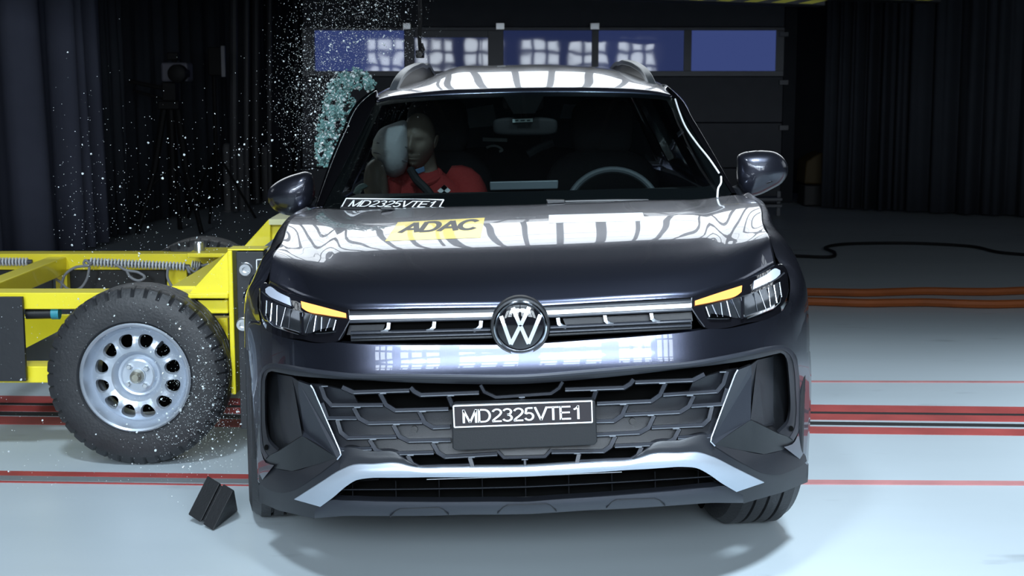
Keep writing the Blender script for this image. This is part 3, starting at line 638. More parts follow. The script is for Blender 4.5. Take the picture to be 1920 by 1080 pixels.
# ---- plate holder and test number
FP = lambda x, y: 3.845 + .0
hold = [(847, 762), (852, 757.5), (1110, 749.5), (1116.5, 753), (1120, 828), (1115, 834.5), (855, 845), (848.5, 841)]
ph = plate('plate_holder', hold, BLACK, car, 0, .035, .003, FP)
pq = [(849, 760.5), (1110.5, 751), (1111.5, 792.5), (851, 802)]
on_plate = lambda l: (lambda x, y: P(x, y, 3.845 - l))
plate('plate_board', pq, mat('plate_black', (.016, .013, .016), .4), ph, -.003, .003, 0, FP)
def frame_lines(q, ww, place, name, par):
    b = MB()
    for i in range(4):
        a, c = V(place(*q[i])), V(place(*q[(i + 1) % 4])); b.bar(a, c, .0012, ww)
    return b.build(name, WHITE, par)
frame_lines([bil(pq, s, t) for s, t in ((.004, .02), (.996, .02), (.996, .98), (.004, .98))], .0034, on_plate(.004), 'plate_border', ph)
letters('plate_lettering', 'MD2325VTE1', [(866, 768.5), (1091, 760), (1092, 785.5), (867, 793.5)], on_plate(.005), WHITE, ph)
# ---- strip between the lamps: trim, light bar, slot with chrome ticks
def band(name, a, b, off, ma, th=.02, bulge=.002): return ruled(name, full(a), full(b), ma, car, 120, 4, off, th, bulge=bulge)
X5 = [1040, 1100, 1200, 1297]
def yl(y0, y1): return [(976, y0 + 1.9)] + [(x, y0 + (y1 - y0) * (x - 1040) / 257) for x in X5]
band('upper_trim', yl(573.5, 560.5), yl(582, 569), -.002, DGREY); band('upper_gap', yl(570, 557), yl(574, 561), .004, VOID)
LIGHTBAR = mat('light_bar', (.85, .9, .95), .3, emit=(.80, .90, 1), es=.75)
band('light_bar', yl(582, 569), yl(589.5, 576.5), -.005, LIGHTBAR)
band('slot_brow', yl(590, 577.5), yl(595.5, 583), -.004, MGREY); band('slot_cavity', yl(593, 580), yl(620, 607), .035, VOID)
band('slot_lower_blade', yl(612, 600), yl(616.5, 604.5), .0, MGREY); band('slot_recess', yl(616, 604), yl(621, 609), .012, BLACK); band('slot_lower_trim', yl(620, 608.5), yl(624, 612.5), -.002, MGREY); band('slot_shadow_gap', yl(624, 612), yl(630, 617.5), .010, BLACK)  # last band: black stands in for the shadow of the gap
tk = MB()
for x, y in ((1050, 605), (1138, 600), (1225, 596), (1300, 590)):
    for g in ((lambda p: p), m):
        if x < 1290: tk.stroke([g((x - 4, y - 9)), g((x - 2, y + 2)), g((x + 4, y + 7)), g((x + 12, y + 9))], 9, .002, .02, .7)
tk.build('slot_ticks', mat('tick_chrome', (.34, .37, .41), .25, .8), car)
plate('slot_plate', [(1055, 597), (1297, 585), (1299, 602), (1062, 613)], DGREY, car, .022, .006)
plate('slot_plate', [(655, 610), (722, 608), (716, 626), (650, 628)], DGREY, car, .022, .006)
# ---- round badge
BC = (975.5, 611.5); BD = F(*BC); sc_ = BD / FOC; BW = P(BC[0], BC[1], BD - .012); RX = M.Translation(BW) @ M.Rotation(pi / 2, 4, 'Z') @ M.Rotation(0, 4, 'X')
def disc(prof, name, ma, par): return MB().lathe([(r * sc_, x) for r, x in prof], RX, 72).build(name, ma, par, True, ang=.5)
bd = disc([(0, .04), (56, .04), (57, .0), (55, -.006), (50, -.004), (0, -.004)], 'badge_housing', BLACK, car)
disc([(45.5, -.004), (46, -.013), (48, -.016), (50.5, -.013), (51, -.004)], 'badge_ring', CHROME, bd)
disc([(0, -.020), (15, -.0195), (30, -.0165), (40, -.0125), (46, -.008)], 'badge_dome', GLOSS, bd)
def bpt(x, y):               # emblem coordinates -> on the dome
    r = sqrt(x * x + y * y) * 46; d = .0200 - .0075 * (r / 40) ** 2
    return BW + V((x * 46 * sc_ * ER + y * 46 * sc_ * EN, -d - .0008, (x * 46 * EN * 1 + y * 46 * ER) * sc_))
em = MB()
def emb(pts, wd):
    pts = cat(pts, 14, True)
    for a, b in zip(pts, pts[1:]):
        A, B = bpt(*a), bpt(*b); em.bar(A + (A - B) * .15, B, .0016, wd * 46 * sc_, V((0, 1, 0)))
for s in (-1, 1):
    emb([(s * .33, .80), (s * .02, .10)], .155); emb([(s * .80, .46), (s * .36, -.70)], .155); emb([(s * .36, -.70), (s * .02, .04)], .155)
em.build('badge_emblem', mat('emblem_chrome', (.80, .84, .90), .18, .6, ), bd)
# ---- headlamps
HT = [(1296, 557), (1344, 542), (1397, 526), (1432, 511), (1453, 500), (1466, 495), (1476, 506)]
HB = [(1296, 576), (1318, 613), (1360, 615), (1397, 606), (1440, 598), (1467, 582), (1479, 545)]
AMB = emis('amber_lamp', (1, .42, .12), 2.3)
def headlamp(g, s):
    h = ruled('headlight', [g(p) for p in HT], [g(p) for p in HB], GLOSS, car, 40, 8, .0, .05, ang=1.2)
    ruled('turn_signal', [g(p) for p in ((1303.5, 564.5), (1345, 550.5), (1391.5, 535.5))], [g(p) for p in ((1303.7, 572.5), (1345, 564), (1386, 551), (1390.5, 547))], AMB, h, 20, 3, -.005, .008)
    ruled('daytime_lamp', [g(p) for p in ((1414, 527), (1437, 515), (1456, 503.5), (1463, 507))], [g(p) for p in ((1412, 542.5), (1437, 531), (1456, 521), (1463, 514))], mat('daytime_lamp_white', (.62, .68, .80), .2, .2, .5, emit=(.6, .7, 1), es=.12), h, 20, 3, -.005, .008)
    top = [(1323, 574), (1355, 565), (1395, 554), (1422, 545), (1445, 536), (1463, 528)]; bot = [(1331, 595), (1368, 595), (1395, 596), (1425, 583), (1455, 572), (1464, 558)]
    ruled('lamp_bowl', [g(p) for p in top], [g(p) for p in bot], mat('lamp_bowl_chrome', (.20, .22, .25), .16, .9), h, 40, 5, -.003, .02)
    fin = MB(); rd = random.Random(5)
    for i in range(12):
        t = i / 11; a, b = cat(top, 12)[i], cat(bot, 12)[i]
        if abs(t - .53) < .03: continue
        sl = rd.uniform(-3, 3); fin.stroke([g((a[0] + sl, a[1] + 1)), g((b[0] - sl, b[1] - 1))], rd.choice((1.4, 2.4, 4.5)), -.012, .012, .4)
    fin.build('reflector_fins', mat('fin_chrome', (.16, .17, .19), .25, .9), h)
    ruled('reflector_floor', [g(p) for p in ((1333, 588), (1352, 590), (1372, 594))], [g(p) for p in ((1332, 596), (1352, 597), (1373, 597))], CHROME, h, 10, 3, -.012, .006)
    MB().stroke([g(p) for p in ((1400, 595), (1425, 586), (1448, 577), (1460, 566), (1463, 553))], 6, -.014, .012, .6).build('reflector_rim', CHROME, h, True)
    MB().stroke([g(p) for p in ((1391, 556), (1392, 598))], 9, -.014, .014, .5).build('bowl_divider', GLOSS, h)
    MB().stroke([g(p) for p in ((1297, 558), (1296, 577), (1309, 597), (1321, 613))], 3, -.006, .01).build('lamp_edge', MGREY, h)
    MB().stroke([g(p) for p in ((1413, 545), (1440, 533), (1462, 519), (1471, 511))], 3, -.007, .008).build('lamp_crease', MGREY, h, True)
both(headlamp)
# added black boxes that block light so that the openings read black
MB().box((-.66, 4.45, .30), (.74, 4.95, .80)).build('nose_light_block', VOID, car)
MB().box((-.50, 4.20, .30), (.60, 4.46, .70)).build('mouth_light_block', VOID, car)
# ---- windscreen, pillars, roof
WT = [(980, 171.5), (1060, 171), (1140, 172), (1200, 174), (1240, 177.5), (1262, 183)]
WB = [(989, 390), (1090, 387), (1190, 383), (1294, 381), (1340, 375), (1372, 362)]
WTD = [5.95, 5.955, 5.965, 5.98, 5.993, 6.002]; WBD = [5.07, 5.078, 5.10, 5.135, 5.158, 5.18]
def roof_m(p): return (1966 - p[0], p[1] + .0165 * 2 * (p[0] - 983))
def rear_m(p): return rear_mirror(p)
def fullW(pts, ds, mm, add=.0):
    n = len(pts); return [tuple(P(*mm(pts[i]), ds[i] + add * i / (n - 1))) for i in range(n - 1, 0, -1)] + [tuple(P(*pts[i], ds[i])) for i in range(n)]
wt, wb = cat(fullW(WT, WTD, roof_m, .02), 81), cat(fullW(WB, WBD, rear_m, .03), 81)
def wpt(i, t):
    a, b = V(wt[i]), V(wb[i]); s = (i / 80 - .5) * 2; return a + (b - a) * t + V((0, -.02 * sin(pi * t) * (1 - s ** 2), .016 * sin(pi * t) * (1 - s ** 2)))
ws_rows = [[wpt(i, k / 24) for i in range(81)] for k in range(25)]
WGL = thin_glass('windscreen_glass', (.62, .70, .70), .85); ws = gridmesh('windscreen', ws_rows, WGL, car, ang=3)
ws_bvh = BVHTree.FromPolygons([v.co for v in ws.data.vertices], [tuple(p.vertices) for p in ws.data.polygons])
on_ws = lambda l: (lambda x, y: onto(ws_bvh, x, y, l))
# black frit border
fb = MB()
def fritband(i0, i1, t0, t1, n=40):
    for k in range(n):
        a, b = i0 + (i1 - i0) * k / n, i0 + (i1 - i0) * (k + 1) / n
        def w_(i, t): j = min(79, int(i)); return wpt(j, t).lerp(wpt(j + 1, t), i - j) + V((0, .004, -.003))
        fb.add([w_(a, t0), w_(b, t0), w_(b, t1), w_(a, t1)], [(0, 1, 2, 3)])
fritband(0, 80, .0, .05); fritband(0, 80, .88, 1.0); fritband(0, 2.5, .04, .9, 2); fritband(77.5, 80, .04, .9, 2)
for k in range(10): fritband(35 + k * .25, 45 - k * .25, .05 + k * .018, .069 + k * .018, 6)
frit = fb.build('windscreen_border', mat('frit_black', (.006, .007, .008), .3, spec=.3), ws, fix=False)
# test number sticker low on the windscreen
sq = [(648, 371), (834.5, 373.5), (823, 393), (637, 391)]
patch('number_strip', sq, on_ws(.004), mat('strip_black', (.012, .012, .014), .4), ws, 6)
frame_lines([bil(sq, s, t) for s, t in ((.01, .05), (.99, .05), (.99, .95), (.01, .95))], .004, on_ws(.007), 'strip_border', ws)
letters('strip_lettering', 'MD2325VTE1', [bil(sq, .085, .20), bil(sq, .945, .20), bil(sq, .925, .80), bil(sq, .065, .80)], on_ws(.008), WHITE, ws)
# wipers
for pts, blk in ((((1025, 380), (1080, 378), (1150, 376.5), (1215, 376.5)), ((1024, 375), (1058, 375), (1062, 381), (1026, 383))), (((640, 391), (690, 393), (742, 393)), ((712, 389), (732, 389.5), (742, 394), (714, 394)))):
    wp = MB().tube([onto(ws_bvh, x, y, .02) or P(x, y, 5.0) for x, y in pts], .007).build('wiper', BLACK, car, True)
    MB().prism([P(x, y, 4.96) for x, y in blk], (0, .03, 0)).build('wiper_arm', BLACK, wp, bev=.003)
# roof
RR = [([(983, 171), (1060, 170.5), (1140, 171.5), (1200, 173.5), (1240, 177), (1260, 180)], [5.95, 5.955, 5.965, 5.98, 5.993, 6.002]),
      ([(983, 163), (1060, 162.5), (1140, 163), (1200, 165), (1240, 169), (1261, 174)], [6.03, 6.035, 6.045, 6.07, 6.10, 6.15]),
      ([(983, 148), (1060, 147.5), (1140, 149), (1195, 153), (1235, 160), (1260, 169)], [6.22, 6.225, 6.24, 6.265, 6.295, 6.33]),
      ([(983, 131), (1060, 131), (1130, 134), (1185, 142), (1228, 153), (1256, 165)], [6.50, 6.50, 6.51, 6.53, 6.55, 6.58]),
      ([(983, 122.5), (1060, 123), (1130, 127.5), (1180, 137), (1220, 149), (1248, 162)], [7.0, 7.0, 7.0, 7.0, 7.0, 7.0]),
      ([(983, 124), (1055, 125), (1115, 129), (1160, 139), (1195, 150), (1218, 163)], [8.2, 8.2, 8.2, 8.2, 8.2, 8.2])]
rc = [cat(fullW(p, d, roof_m, .03), 61) for p, d in RR]
cols_ = [cat([r_[i] for r_ in rc], 30) for i in range(61)]
rrows = [[V(cols_[i][k]) for i in range(61)] for k in range(30)]
for k in range(30):          # the roof skin is buckled above the struck side
    for i in range(61):
        p = rrows[k][i]; a = (i - 15) / 60; d = exp(-((p.x + .42) / .09) ** 2 - ((p.y - 7.0) / .55) ** 2); rrows[k][i] = p + V((0, 0, -.028 * d)) + V((0, 0, .012 * exp(-((p.x + .25) / .10) ** 2 - ((p.y - 7.0) / .6) ** 2)))
roof = gridmesh('roof', rrows, PAINT, car, ang=1.2); roof.modifiers.new('shell', 'SOLIDIFY').thickness = .02
# A pillars
def pillar(outer, od, glassi, left):
    a = cat([tuple(P(x, y, d)) for (x, y), d in zip(outer, od)], 30); rows_ = []
    g = [wpt(glassi, k / 29) for k in range(30)]
    pt = lambda t: [V(q).lerp(V(p), t) + V((0, -.02 * sin(pi * t), .006 * sin(pi * t))) for p, q in zip(a, g)]
    gridmesh('pillar_dark_side', [pt(t) for t in (0, .1, .2, .4, .6, .74)], mat('pillar_shade_black', (.004, .004, .005), .8, spec=0), car, ang=1.2)  # matt black puts the painted pillar's dark reflections into the colour
    if left: gridmesh('pillar_dark_side', [pt(t) for t in (.80, .9, 1)], MATS['pillar_shade_black'], car, ang=1.2)
    o = gridmesh('windscreen_pillar', [pt(t) for t in ((.74, .76, .78, .80) if left else (.74, .8, .86, .92, .97, 1))], PAINT, car, ang=1.2); o.modifiers.new('shell', 'SOLIDIFY').thickness = .05
pillar([(1248, 158), (1263, 170), (1302, 226), (1341, 292), (1366, 338), (1384, 368)], [6.3, 6.28, 6.0, 5.75, 5.55, 5.40], 80, False)
pillar([(707, 165), (697, 170), (673, 188), (641, 247), (616, 308), (590, 388)], [6.3, 6.27, 6.2, 5.97, 5.75, 5.50], 0, True)
wire = cat([tuple(P(x, y, d)) for x, y, d in ((1266, 186, 5.92), (1272, 205, 5.82), (1284, 235, 5.68), (1306, 268, 5.50), (1330, 298, 5.34), (1348, 324, 5.22))], 40)
MB().tube(wire, .0035).build('white_wire', WHITE, car, True)
MB().tube(cat([tuple(P(x, y, d)) for x, y, d in ((1352, 331, 5.18), (1352, 342, 5.15), (1346, 356, 5.10), (1345, 371, 5.08))], 20), .0035).build('white_wire', WHITE, car, True)
# roof rails
RAILM = mat('rail_satin', (.16, .18, .20), .35, .5)
def rail(pts, inx, left):      # pts: outer top arc; inner face hangs to the roof
    arc = cat([tuple(P(x, y, d)) for x, y, d in pts], 40); n = len(arc); vs_ = []; fs = []; web = []
    z0 = arc[0][2]
    for i, p in enumerate(arc):
        t = i / (n - 1); low = V(p) - V((0, 0, max(.004, (p[2] - (z0 + .03 * t)) * .86 if i < n - 1 else .004)))
        wv = V((inx, 0, 0)); dz_ = V((0, 0, -.022)); web += [V(p) + wv * .2 + dz_ * .5, V(p) + wv * .65 + dz_ * .5, low + wv * .75, low + wv * .1]; vs_ += [V(p), V(p) + wv * .8, V(p) + wv * .85 + dz_, V(p) + dz_]
    for i in range(n - 1):
        for j in range(4): fs.append((i * 4 + j, i * 4 + (j + 1) % 4, i * 4 + 4 + (j + 1) % 4, i * 4 + 4 + j))
    fs += [(0, 1, 2, 3), tuple(4 * (n - 1) + j for j in (3, 2, 1, 0))]
    o = mk('roof_rail', vs_, fs, RAILM, car, True, ang=.5, bev=.003); mk('rail_web', web, fs, BLACK, o, True, ang=.5)
rail([(727, 172, 6.28), (733, 158, 6.32), (742, 142, 6.42), (756, 128, 6.58), (772, 120, 6.8), (788, 121, 7.4), (800, 127, 7.9), (806, 138, 8.0)], .04, True)
rail([(1232, 160, 6.30), (1226, 146, 6.36), (1216, 130, 6.48), (1200, 118, 6.64), (1184, 113, 6.85), (1172, 115, 7.3), (1160, 120, 7.8), (1152, 130, 8.0)], -.04, False)
# ---- mirrors
def blob(name, out, Yc, bulge, back, ma, par, sub=1):
    pts = [tuple(p) for p in out]; n = 64; loop = cat(pts + [pts[0]], n + 1)[:-1]
    cx_ = sum(p[0] for p in loop) / n; cy_ = sum(p[1] for p in loop) / n; vs_ = []; fs = []
    rings = [(1 - k / 8 * .999, -bulge * sqrt(max(0, 1 - (1 - k / 8) ** 2))) for k in range(9)]
    prof_ = [(.90, back), (.97, back * .6), (1.0, back * .25)] + [(s, d) for s, d in rings]
    for s, d in prof_:
        for p in loop: vs_.append(P(cx_ + (p[0] - cx_) * s, cy_ + (p[1] - cy_) * s, Yc + d))
    for k in range(len(prof_) - 1):
        for i in range(n): fs.append((k * n + i, k * n + (i + 1) % n, (k + 1) * n + (i + 1) % n, (k + 1) * n + i))
    fs += [tuple(range(n)), tuple(range((len(prof_) - 1) * n, len(prof_) * n))]
    return mk(name, vs_, fs, ma, par, True, ang=1.2)
MR = [(1381, 302), (1384, 291), (1392, 286.5), (1407, 283.5), (1434, 282.5), (1454, 285.5), (1468, 295), (1477, 310), (1477.5, 323), (1468, 341), (1446, 355), (1418, 367), (1405, 369), (1392, 361), (1384, 348)]
MLs = [(501, 370), (504, 355), (516, 343), (534, 333), (558, 325), (576, 322), (585, 326), (589.5, 341), (591, 362), (584, 383), (560, 403), (532, 402), (514, 393), (505, 382)]
MPAINT = mat('mirror_cap_paint', (.026, .028, .040), .3, .7, .8); mr = blob('door_mirror', MR, 5.62, .055, .14, MPAINT, car); ml_ = blob('door_mirror', MLs, 5.70, .055, .14, MPAINT, car)
MB().stroke([(1392, 333), (1432, 326), (1460, 318), (1477, 313)], 2.2, 0, .01, .5, lambda x, y: 5.575 + ((x - 1430) / 60) ** 2 * .035).build('mirror_crease', CHROME, mr, True)
MB().stroke([(506, 372), (540, 368), (575, 362), (588, 364)], 2.0, 0, .01, .5, lambda x, y: 5.655 + ((x - 548) / 50) ** 2 * .035).build('mirror_crease', BLACK, ml_, True)
MB().tube([P(1374, 366, 5.62), P(1388, 358, 5.66), P(1404, 352, 5.68)], [.035, .03, .03]).build('mirror_foot', BLACK, mr, True)
MB().tube([P(600, 390, 5.70), P(590, 383, 5.73), P(575, 375, 5.75)], [.035, .03, .03]).build('mirror_foot', BLACK, ml_, True)
plate('mirror_lamp', [(1437, 343), (1448, 339), (1449, 341), (1438, 345)], CHROME, mr, 0, .006, 0, lambda x, y: 5.572)
# ---- body sides, wheel arches, tail (seen from a step aside)
RX0 = [(.02, -.56), (.0, -.60)]
def side(sil, dep, sgn, wcy):
    prof_ = cat([tuple(P(x, y, d)) for (x, y), d in zip(sil, dep)], 40); Y0 = dep[-1]; ny = 96; Y1 = 8.35
    vs_ = []; fs = []
    for i in range(ny + 1):
        Y = Y0 + (Y1 - Y0) * i / ny; tp = .10 * max(0, (Y - 7.2) / 1.2) ** 2
        for p in prof_: vs_.append(V((p[0] - sgn * tp, max(Y, p[1]), p[2] + (.02 if p[2] > .9 else 0) * min(1, i / 30))))
    n = len(prof_)
    for i in range(ny):
        for j in range(n - 1):
            c = (vs_[i * n + j] + vs_[(i + 1) * n + j + 1]) / 2
            if any(sqrt((c.y - w_) ** 2 + (c.z - .345) ** 2) < .40 for w_ in wcy): continue
            fs.append((i * n + j, i * n + j + 1, (i + 1) * n + j + 1, (i + 1) * n + j))
    o = mk('body_side', vs_, fs, PAINT, car, True, fix=False, ang=1.2); o.modifiers.new('shell', 'SOLIDIFY').thickness = .012
    for w_ in wcy:
        x = max(prof_, key=lambda p: sgn * p[0])[0]
        MB().tube([V((min(abs(x) - .03, (abs(x) - .012) * .972 * (w_ + .405 * cos(a * pi / 24)) / Y0) * sgn, w_ + .405 * cos(a * pi / 24), .345 + .405 * sin(a * pi / 24))) for a in range(-1, 26)], .018).build('arch_trim', BLACK, car, True)
rs = [(1449, 441), (1478, 471), (1500, 501), (1511, 545), (1518, 640), (1521, 720), (1519, 773), (1516, 850), (1512, 890)]
side(rs, [4.80, 4.72, 4.66, 4.62, 4.60, 4.58, 4.58, 4.58, 4.58], 1, (4.72, 7.55))
ls = [(515, 464), (497, 497), (478, 522), (463, 557), (459, 640), (461, 720), (463, 773), (466, 850), (469, 884)]
side(ls, [4.95, 4.85, 4.78, 4.72, 4.70, 4.70, 4.70, 4.70, 4.70], -1, (4.80, 7.59))
for s, x, y0 in ((1, .955, 5.35), (-1, -.865, 5.5)):        # upper side: sill of the windows, pillars, side glass
    A = P(1384, 368, 5.40) if s > 0 else P(590, 388, 5.50); Bt = P(1248, 158, 6.3) if s > 0 else P(716, 158, 6.36)
    b0 = V((A.x, A.y, A.z)); bR = V((A.x * .98, 8.25, A.z + .02)); tR = V((Bt.x * .94, 8.05, Bt.z - .02)); sh = V((x, y0, .96)); shR = V((x * .93, 8.3, .98))
    MB().prism([sh + V((-s * .02, 0, 0)), shR, bR, b0], (-s * .03, 0, 0)).build('window_sill', PAINT, car, bev=.005)
    for q, wd in ((.38, .09), (.76, .08), (1.0, .14)):
        MB().bar(b0.lerp(bR, q), Bt.lerp(tR, q), wd, .05, V((0, 1, 0))).build('body_pillar', GLOSS, car, bev=.006)
    if s > 0: MB().prism([b0, b0.lerp(bR, 1), tR, Bt], (-.004, 0, 0)).build('side_window', thin_glass('side_glass', (.28, .33, .34), .8), car)
    else: MB().prism([b0.lerp(bR, .42), bR, tR, Bt.lerp(tR, .42)], (.004, 0, 0)).build('side_window', MATS['side_glass'], car)
MB().prism([(-.83, 8.35, .3), (.9, 8.35, .3), (.88, 8.42, .98), (-.8, 8.42, .98)], (0, .03, 0)).build('tailgate', PAINT, car, bev=.02)
MB().prism([(-.76, 8.42, 1.0), (.84, 8.42, 1.0), (.62, 8.12, 1.50), (-.55, 8.12, 1.50)], (0, .006, 0)).build('rear_window', MATS['side_glass'], car)
MB().box((-.78, 5.1, .26), (.84, 8.3, .36)).build('floor_pan', BLACK, car)
MB().prism([(-.80, 5.08, .36), (.87, 5.08, .36), (.87, 5.10, .95), (-.80, 5.10, .95)], (0, .04, 0)).build('bulkhead', BLACK, car)
# ---- road wheels, steered
def car_wheel(cx, cy, steer, sgn):
    mt = M.Translation((cx, cy, .345)) @ M.Rotation(R(steer), 4, 'Z')
    hw = .115; pr = [(.232, -hw + .02), (.25, -hw + .005), (.29, -hw), (.325, -hw + .008), (.339, -hw + .03)]
    xs = [-.085, -.06, -.055, -.025, -.02, .02, .025, .055, .06, .085]; gr = [0, 0, 1, 1, 0, 0, 1, 1, 0, 0]
    tread = []
    for i in range(4):
        a = -.078 + i * .042; tread += [(.345, a), (.345, a + .032), (.335, a + .034), (.335, a + .040)]
    pr += tread[:-2] + [(.339, hw - .03), (.325, hw - .008), (.29, hw), (.25, hw - .005), (.232, hw - .02)]
    t = MB().lathe(pr, mt, 96).build('tyre', TYRE, None, True, ang=.5)
    o = sgn * (hw - .012)
    rm = MB().lathe([(.232, o), (.222, o + sgn * .004), (.214, o - sgn * .004), (.205, o - sgn * .05), (.205, -o)], mt, 64)
    for k in range(10):
        a = 2 * pi * k / 10
        for da in (-.10, .10): rm.bar(mt @ V((o - sgn * .015, .05 * cos(a), .05 * sin(a))), mt @ V((o - sgn * .004, .216 * cos(a + da), .216 * sin(a + da))), .022, .02, mt.to_3x3() @ V((1, 0, 0)))
    rm.lathe([(0, o - sgn * .002), (.055, o - sgn * .004), (.065, o - sgn * .02)], mt, 32)
    return t, rm.build('rim', ALU, None, True, ang=.6)
for cx, cy, st, s in ((.768, 4.71, 9, 1), (-.785, 4.79, 11, -1), (.80, 7.55, 0, 1), (-.73, 7.59, 0, -1)):
    t, rm = car_wheel(cx, cy, st, s); wh = t; wh.name = 'road_wheel'
    wh.parent = car; wh.matrix_parent_inverse = M.Translation(-car.location); rm.parent = wh
    MB().lathe([(0, 0), (.30, 0)], M.Translation((cx - s * .14, cy, .345)), 32).build('wheel_liner', VOID, car)
# ---- cabin
CAB = mat('cabin_black', (.018, .019, .021), .7, bump=.1, bscale=300); SEAT = mat('seat_cloth', (.030, .031, .035), .85, bump=.2, bscale=150); CABG = mat('cabin_grey', (.075, .085, .095), .6)
da, dbk = [(600, 385), (800, 387), (989, 386), (1200, 380), (1370, 362)], [(665, 363), (800, 361), (985, 358), (1150, 355), (1310, 348)]
rows = []
for k in range(6):
    t = k / 5; A, B = cat(da, 40), cat(dbk, 40)
    rows.append([P(a[0] + (b[0] - a[0]) * t, a[1] + (b[1] - a[1]) * t, 5.2 + .42 * t + .06 * abs(i / 20 - 1) ** 2) - V((0, -.02, .012)) for i, (a, b) in enumerate(zip(A, B))])
gridmesh('dashboard', rows, CAB, car, .12, ang=1)
MB().prism([P(918, 341, 5.74), P(1047, 338, 5.74), P(1046, 354, 5.74), P(919, 357, 5.74)], (0, .02, 0)).build('centre_screen', mat('screen_back', (.14, .16, .18), .35), car, bev=.004)
st = M.Translation(P(1150, 402, 5.98)) @ M.Rotation(R(-2), 4, 'Y') @ M.Rotation(R(-22), 4, 'X')
sw = MB().tube([st @ V((.195 * cos(a * pi / 24), 0, .195 * sin(a * pi / 24))) for a in range(48)], .015, 10, closed=True).build('steering_wheel', CABG, car, True)
hb = MB().box((-.07, -.03, -.05), (.07, .03, .05), st)
for a in (0, 180, 270): hb.bar(st @ V((.05 * cos(R(a)), 0, .05 * sin(R(a)))), st @ V((.19 * cos(R(a)), 0, .19 * sin(R(a)))), .03, .035)
hb.build('wheel_hub', CAB, sw, bev=.01)
def pad(name, c, wd, ht, dp, ma, par, tilt=0, k=4.0):     # soft rounded cushion
    vs_ = []; fs = []; n, r_ = 24, 14; mt = M.Translation(c) @ M.Rotation(R(tilt), 4, 'X')
    sg = lambda a, e: (1 if a > 0 else -1) * abs(a) ** e
    for j in range(r_ + 1):
        ph = -pi / 2 + pi * j / r_
        for i in range(n):
            th = 2 * pi * i / n; e = 2 / k
            vs_.append(mt @ V((wd / 2 * sg(cos(ph), .7) * sg(cos(th), e), dp / 2 * sg(cos(ph), .7) * sg(sin(th), e), ht / 2 * sg(sin(ph), e))))
    for j in range(r_):
        for i in range(n): fs.append((j * n + i, j * n + (i + 1) % n, (j + 1) * n + (i + 1) % n, (j + 1) * n + i))
    return mk(name, vs_, fs, ma, par, True, ang=1.5)
for x, y in ((.41, 0), (-.34, .0)):
    s_ = pad('front_seat', (x, 6.52, .80), .54, .72, .20, SEAT, car, -12); pad('headrest', (x, 6.62, 1.25), .28, .27, .13, SEAT, s_, -8)
    pad('seat_cushion', (x, 6.15, .52), .52, .18, .55, SEAT, s_)
    MB().tube([(x - .07, 6.6, 1.0), (x - .07, 6.61, 1.2)], .008).tube([(x + .07, 6.6, 1.0), (x + .07, 6.61, 1.2)], .008).build('headrest_posts', ZINC, s_, True)
s_ = pad('rear_seat', (.03, 7.45, .80), 1.25, .66, .2, SEAT, car, -10)
for x in (-.40, .03, .46): pad('headrest', (x, 7.5, 1.17), .25, .16, .1, SEAT, s_, -5)
rm_ = pad('rear_view_mirror', P(985, 237, 5.82), .26, .075, .04, CAB, car, 0, 5)
MB().tube([P(983, 232, 5.84), P(981, 205, 5.83)], .012).build('mirror_stem', CAB, rm_, True)
MB().prism([P(961, 223.5, 5.79), P(999, 222, 5.79), P(999, 228.5, 5.79), P(961, 230, 5.79)], (0, .004, 0)).build('mirror_label', mat('pale_label', (.60, .72, .70), .5), rm_)
lb = MB()
for a, b in ((966, 972), (976, 984), (988, 994)): lb.prism([P(a, 224.8, 5.786), P(b, 224.4, 5.786), P(b, 227, 5.786), P(a, 227.4, 5.786)], (0, .002, 0))
lb.build('label_marks', mat('label_ink', (.05, .09, .09), .6), rm_)
pad('sensor_housing', P(981, 192, 5.96), .17, .07, .05, CAB, car, 25, 4)
for x in (976.5, 986): MB().box(P(x - 2.2, 188, 5.90), P(x + 2.2, 193, 5.92)).build('sensor_window', mat('sensor_glint', (.7, .65, .6), .3), car)
MB().prism([P(871, 205, 7.6), P(925, 196, 7.6), P(932, 235, 7.6), P(880, 240, 7.6)], (0, .02, 0)).build('headliner_panel', mat('headliner_cloth', (.42, .48, .52), .8), car)
MB().prism([P(1058, 196, 7.6), P(1145, 198, 7.6), P(1100, 222, 7.6), P(1050, 222, 7.6)], (0, .02, 0)).build('headliner_panel', MATS['headliner_cloth'], car)
MB().prism([P(905, 258, 7.2), P(951, 260, 7.2), P(951, 266, 7.2), P(905, 265, 7.2)], (0, .02, 0)).build('rear_sill_glint', mat('pale_cabin_trim', (.42, .46, .47), .4), car)  # the sill's glint is shaped as a pale strip
MB().tube(cat([tuple(P(x, y, 7.0)) for x, y in ((912, 277), (920, 274), (934, 275), (942, 282), (936, 284))], 20), .006).build('grab_handle', MATS['pale_cabin_trim'], car, True)
MB().tube([P(990, 290, 6.9), P(1010, 278, 6.9), P(1038, 267, 6.9)], .02).build('console_lever', CABG, car, True)
